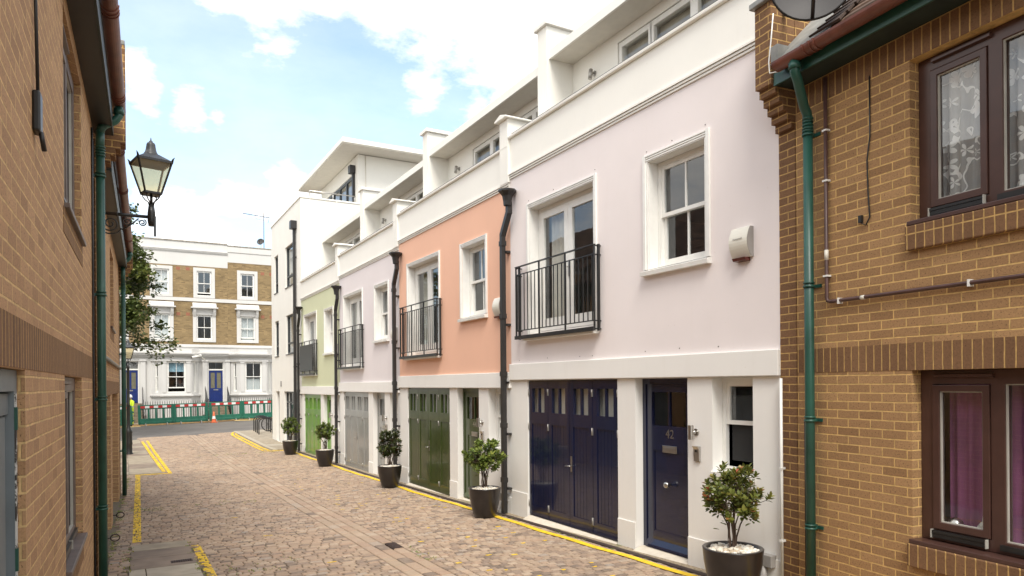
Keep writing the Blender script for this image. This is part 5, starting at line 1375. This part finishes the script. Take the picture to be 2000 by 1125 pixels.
# timber boards laid at the kerb by the barriers
M['board'] = plain('pale_yellow_board', (.62,.46,.20), .7, .2, 5)
for k, (a, b, lab) in enumerate(((-1.2,.9,'pale timber board on the kerb near the lamp post'),(5.9,7.1,'pale timber board on the kerb right of the traffic cone'))):
    tag(MB().box(0,b-a,-.12,.12,0,.035).build('timber_board', M['board'], None, (a,44.8,zg((a+b)/2,44.8)+.01), R_(2)), lab, 'board')
# little drain grating in the gutter, cast cover plate on the apron
m = MB().box(-.07,.07,-.17,.17,-.01,.012)
for k in range(11): m.box(-.06,.06,-.155+k*.029,-.155+k*.029+.016,.012,.019)
tag(m.build('drain_grate', M['iron'], None, (3.10,8.73,zg(3.1,8.7)+.004)), 'small grey slotted drain grate in the middle gutter of the cobbles', 'drain grate')
m = MB().box(-.12,.12,-.06,.06,-.01,.0)
for k in range(9):
    for j in range(4): m.box(-.11+k*.025,-.11+k*.025+.014,-.05+j*.027,-.05+j*.027+.015,0,.005)
tag(m.build('access_cover', M['iron'], None, (.62,9.35,zg(.62,9.35)+.0145)), 'small dark cast iron access cover set in the paving slab', 'cover')
# weeds and moss tufts in joints: one uncountable mass
m = MB(); rnd = random.Random(12)
def tuft(x, y, n, s):
    for _ in range(n):
        px, py = x+rnd.gauss(0,s), y+rnd.gauss(0,s); d = Vector((rnd.uniform(-1,1), rnd.uniform(-1,1), rnd.uniform(.3,1.2)))
        leaf(m, Vector((px,py,zg(px,py)+.004)), d, Vector((0,0,1)), rnd.uniform(.015,.035), rnd.uniform(.008,.014), rnd.uniform(.3,1))
for _ in range(60):
    y = rnd.uniform(9.2,20); tuft(lwx(y)+.05+abs(rnd.gauss(0,.03)), y, 14, .03)
for _ in range(26): tuft(rnd.uniform(-.3,2.2), 14.2+rnd.gauss(0,.12), 10, .05)
for _ in range(22): tuft(rnd.uniform(2.0,4.9), 25.6+rnd.gauss(0,.12), 12, .06)
for _ in range(18): tuft(.78+rnd.gauss(0,.02), rnd.uniform(7.5,10.7), 9, .02)
for _ in range(16): tuft(lwx(9)+.29+rnd.gauss(0,.02), rnd.uniform(7.8,10.8), 10, .03)
for _ in range(10): tuft(rnd.uniform(1.0,1.8), rnd.uniform(8.0,8.8), 8, .05)
for _ in range(26): tuft(rnd.uniform(5.3,5.55), rnd.uniform(24.8,31), 14, .05)
for _ in range(10): tuft(5.35+rnd.gauss(0,.02), rnd.uniform(4.9,11), 6, .03)
for _ in range(10): tuft(3.2+rnd.gauss(0,.05), rnd.uniform(6.8,9), 6, .02)
m.build('weeds', M['leaf_green'], None, fix=False); tag(bpy.data.objects['weeds'], kind='stuff')

# ------------------------------------------------------------------ sky, sun, camera
w = bpy.data.worlds.new('World'); sc.world = w; w.use_nodes = True
nt = w.node_tree; N = nt.nodes; Lk = nt.links; N.clear()
def nd(ty): return N.new(ty)
def mth(op, a, b=None, c=None, clamp=False):
    n = nd('ShaderNodeMath'); n.operation = op; n.use_clamp = clamp
    for i, v in enumerate((a,b,c)):
        if v is None: continue
        if isinstance(v, bpy.types.NodeSocket): Lk.new(v, n.inputs[i])
        else: n.inputs[i].default_value = v
    return n.outputs[0]
SUN_EL, SUN_AZ = 54, 204     # azimuth measured clockwise from +Y
sky = nd('ShaderNodeTexSky'); sky.sky_type = 'NISHITA'; sky.sun_disc = False; sky.sun_elevation = R_(SUN_EL); sky.sun_rotation = R_(SUN_AZ)
sky.air_density = 1.0; sky.dust_density = 1.0; sky.ozone_density = 1.0
tc = nd('ShaderNodeTexCoord'); sp = nd('ShaderNodeSeparateXYZ'); Lk.new(tc.outputs['Generated'], sp.inputs[0])
def vn(scale, det, rough, zs=2.0, off=(0,0,0)):
    mp = nd('ShaderNodeMapping'); Lk.new(tc.outputs['Generated'], mp.inputs[0]); mp.inputs['Scale'].default_value = (1,1,zs); mp.inputs['Location'].default_value = off
    n = nd('ShaderNodeTexNoise'); n.inputs['Scale'].default_value = scale; n.inputs['Detail'].default_value = det; n.inputs['Roughness'].default_value = rough
    Lk.new(mp.outputs[0], n.inputs['Vector']); return n.outputs['Fac']
CLOUDS = [((0.176, 0.859, 0.48), 0.103, 0.88), ((0.292, 0.826, 0.483), 0.082, 0.75), ((0.353, 0.808, 0.471), 0.074, 0.79), ((0.421, 0.786, 0.452), 0.089, 0.88), ((0.495, 0.743, 0.45), 0.122, 1.06), ((0.103, 0.872, 0.479), 0.062, 0.7), ((0.03, 0.938, 0.346), 0.034, 0.62), ((0.074, 0.936, 0.344), 0.037, 0.79), ((0.106, 0.935, 0.337), 0.021, 0.62), ((0.014, 0.927, 0.375), 0.033, 0.44), ((0.053, 0.975, 0.215), 0.048, 0.7), ((0.124, 0.964, 0.234), 0.047, 0.84), ((0.194, 0.945, 0.262), 0.039, 0.97), ((0.167, 0.957, 0.238), 0.039, 0.88), ((0.094, 0.975, 0.2), 0.069, 0.88), ((0.218, 0.946, 0.241), 0.053, 0.88), ((0.036, 0.974, 0.226), 0.029, 0.53), ((0.356, 0.85, 0.387), 0.037, 0.53), ((0.416, 0.835, 0.359), 0.037, 0.53), ((0.455, 0.808, 0.374), 0.042, 0.62), ((0.554, 0.663, 0.504), 0.178, 1.41)]
nz = vn(6.5, 12, .62, 2.2); nz2 = vn(18, 8, .65, 2.4)
dens = None
for (dx, dy, dz), r, k in CLOUDS:
    vm = nd('ShaderNodeVectorMath'); vm.operation = 'DISTANCE'; Lk.new(tc.outputs['Generated'], vm.inputs[0]); vm.inputs[1].default_value = (dx,dy,dz)
    b = mth('MULTIPLY', mth('SUBTRACT', 1.0, mth('DIVIDE', vm.outputs['Value'], r)), k)
    dens = b if dens is None else mth('MAXIMUM', dens, b)
dens = mth('MAXIMUM', dens, -.6)
far = mth('MULTIPLY', mth('SUBTRACT', vn(2.2, 6, .55, 1.6, (3,1,2)), .46), 2.2)     # general broken cloud away from the view
# only where direction is outside the frame's sky: behind and overhead
vd = nd('ShaderNodeVectorMath'); vd.operation = 'DOT_PRODUCT'; Lk.new(tc.outputs['Generated'], vd.inputs[0]); vd.inputs[1].default_value = (.31,.86,.40)
back = mth('MULTIPLY', mth('SUBTRACT', .72, vd.outputs['Value']), 6, None, True)
far = mth('SUBTRACT', mth('MULTIPLY_ADD', back, .55, far), mth('SUBTRACT', .6, mth('MULTIPLY', back, .6)))
dens = mth('MAXIMUM', dens, far)
f = mth('ADD', dens, mth('MULTIPLY', mth('SUBTRACT', nz, .5), 2.2)); f = mth('ADD', f, mth('MULTIPLY', mth('SUBTRACT', nz2, .5), .5))
mask = mth('MULTIPLY', mth('ADD', f, .10), 1.05, None, True); sm = nd('ShaderNodeMapRange'); sm.interpolation_type = 'SMOOTHSTEP'; Lk.new(mask, sm.inputs[0]); mask = sm.outputs[0]
veil = mth('MULTIPLY_ADD', vn(3.0, 6, .6, 2.5, (7,2,1)), .36, .0, True)
mask = mth('MAXIMUM', mask, veil)
hz = mth('MULTIPLY', mth('SUBTRACT', .30, sp.outputs[2]), 1.5, None, True)
mask = mth('MAXIMUM', mask, hz)
tn = nd('ShaderNodeMix'); tn.data_type = 'RGBA'; tn.blend_type = 'MULTIPLY'; tn.inputs[0].default_value = 1; Lk.new(sky.outputs[0], tn.inputs[6]); tn.inputs[7].default_value = (.95,1.035,1.03,1)
bg1 = nd('ShaderNodeBackground'); Lk.new(tn.outputs[2], bg1.inputs[0]); bg1.inputs[1].default_value = .15
cc = nd('ShaderNodeValToRGB'); Lk.new(mth('MULTIPLY_ADD', mth('SUBTRACT', nz2, .5), .5, nz), cc.inputs[0])
e = cc.color_ramp.elements; e[0].position = .3; e[0].color = (.86,.83,.78,1); e[1].position = .62; e[1].color = (1.0,.96,.90,1)
bg2 = nd('ShaderNodeBackground'); Lk.new(cc.outputs[0], bg2.inputs[0]); bg2.inputs[1].default_value = 1.0
mx = nd('ShaderNodeMixShader'); Lk.new(mask, mx.inputs[0]); Lk.new(bg1.outputs[0], mx.inputs[1]); Lk.new(bg2.outputs[0], mx.inputs[2])
ow = nd('ShaderNodeOutputWorld'); Lk.new(mx.outputs[0], ow.inputs[0])

sd = bpy.data.lights.new('sun', 'SUN'); sd.energy = 1.8; sd.angle = R_(24); sd.color = (1,.95,.87)
so = bpy.data.objects.new('sun', sd); COL.objects.link(so)
d = Vector((math.sin(R_(SUN_AZ))*math.cos(R_(SUN_EL)), math.cos(R_(SUN_AZ))*math.cos(R_(SUN_EL)), math.sin(R_(SUN_EL))))
so.rotation_euler = d.to_track_quat('Z', 'Y').to_euler(); so.location = d*80

TH = R_(29.24); RO = .0075
fwd = Vector((math.sin(TH), math.cos(TH), 0)); r0 = Vector((math.cos(TH), -math.sin(TH), 0)); zz = Vector((0,0,1))
rt_ = (r0-zz*RO).normalized(); up_ = (zz+r0*RO).normalized()
cd_ = bpy.data.cameras.new('camera'); cam = bpy.data.objects.new('camera', cd_); COL.objects.link(cam)
mt = Matrix((rt_, up_, -fwd)).transposed().to_4x4(); mt.translation = Vector((0,0,2.047)); cam.matrix_world = mt
cd_.sensor_width = 36; cd_.lens = 1361/2000*36; cd_.shift_y = (749.3-562.5)/2000; cd_.clip_start = .05; cd_.clip_end = 3000
sc.camera = cam
sc.view_settings.view_transform = 'Standard'; sc.view_settings.look = 'None'; sc.view_settings.exposure = 1.06; sc.view_settings.gamma = 1
sc.cycles.max_bounces = 8; sc.cycles.transparent_max_bounces = 12; sc.cycles.glossy_bounces = 4; sc.cycles.sample_clamp_indirect = 6
sc.cycles.use_denoising = True
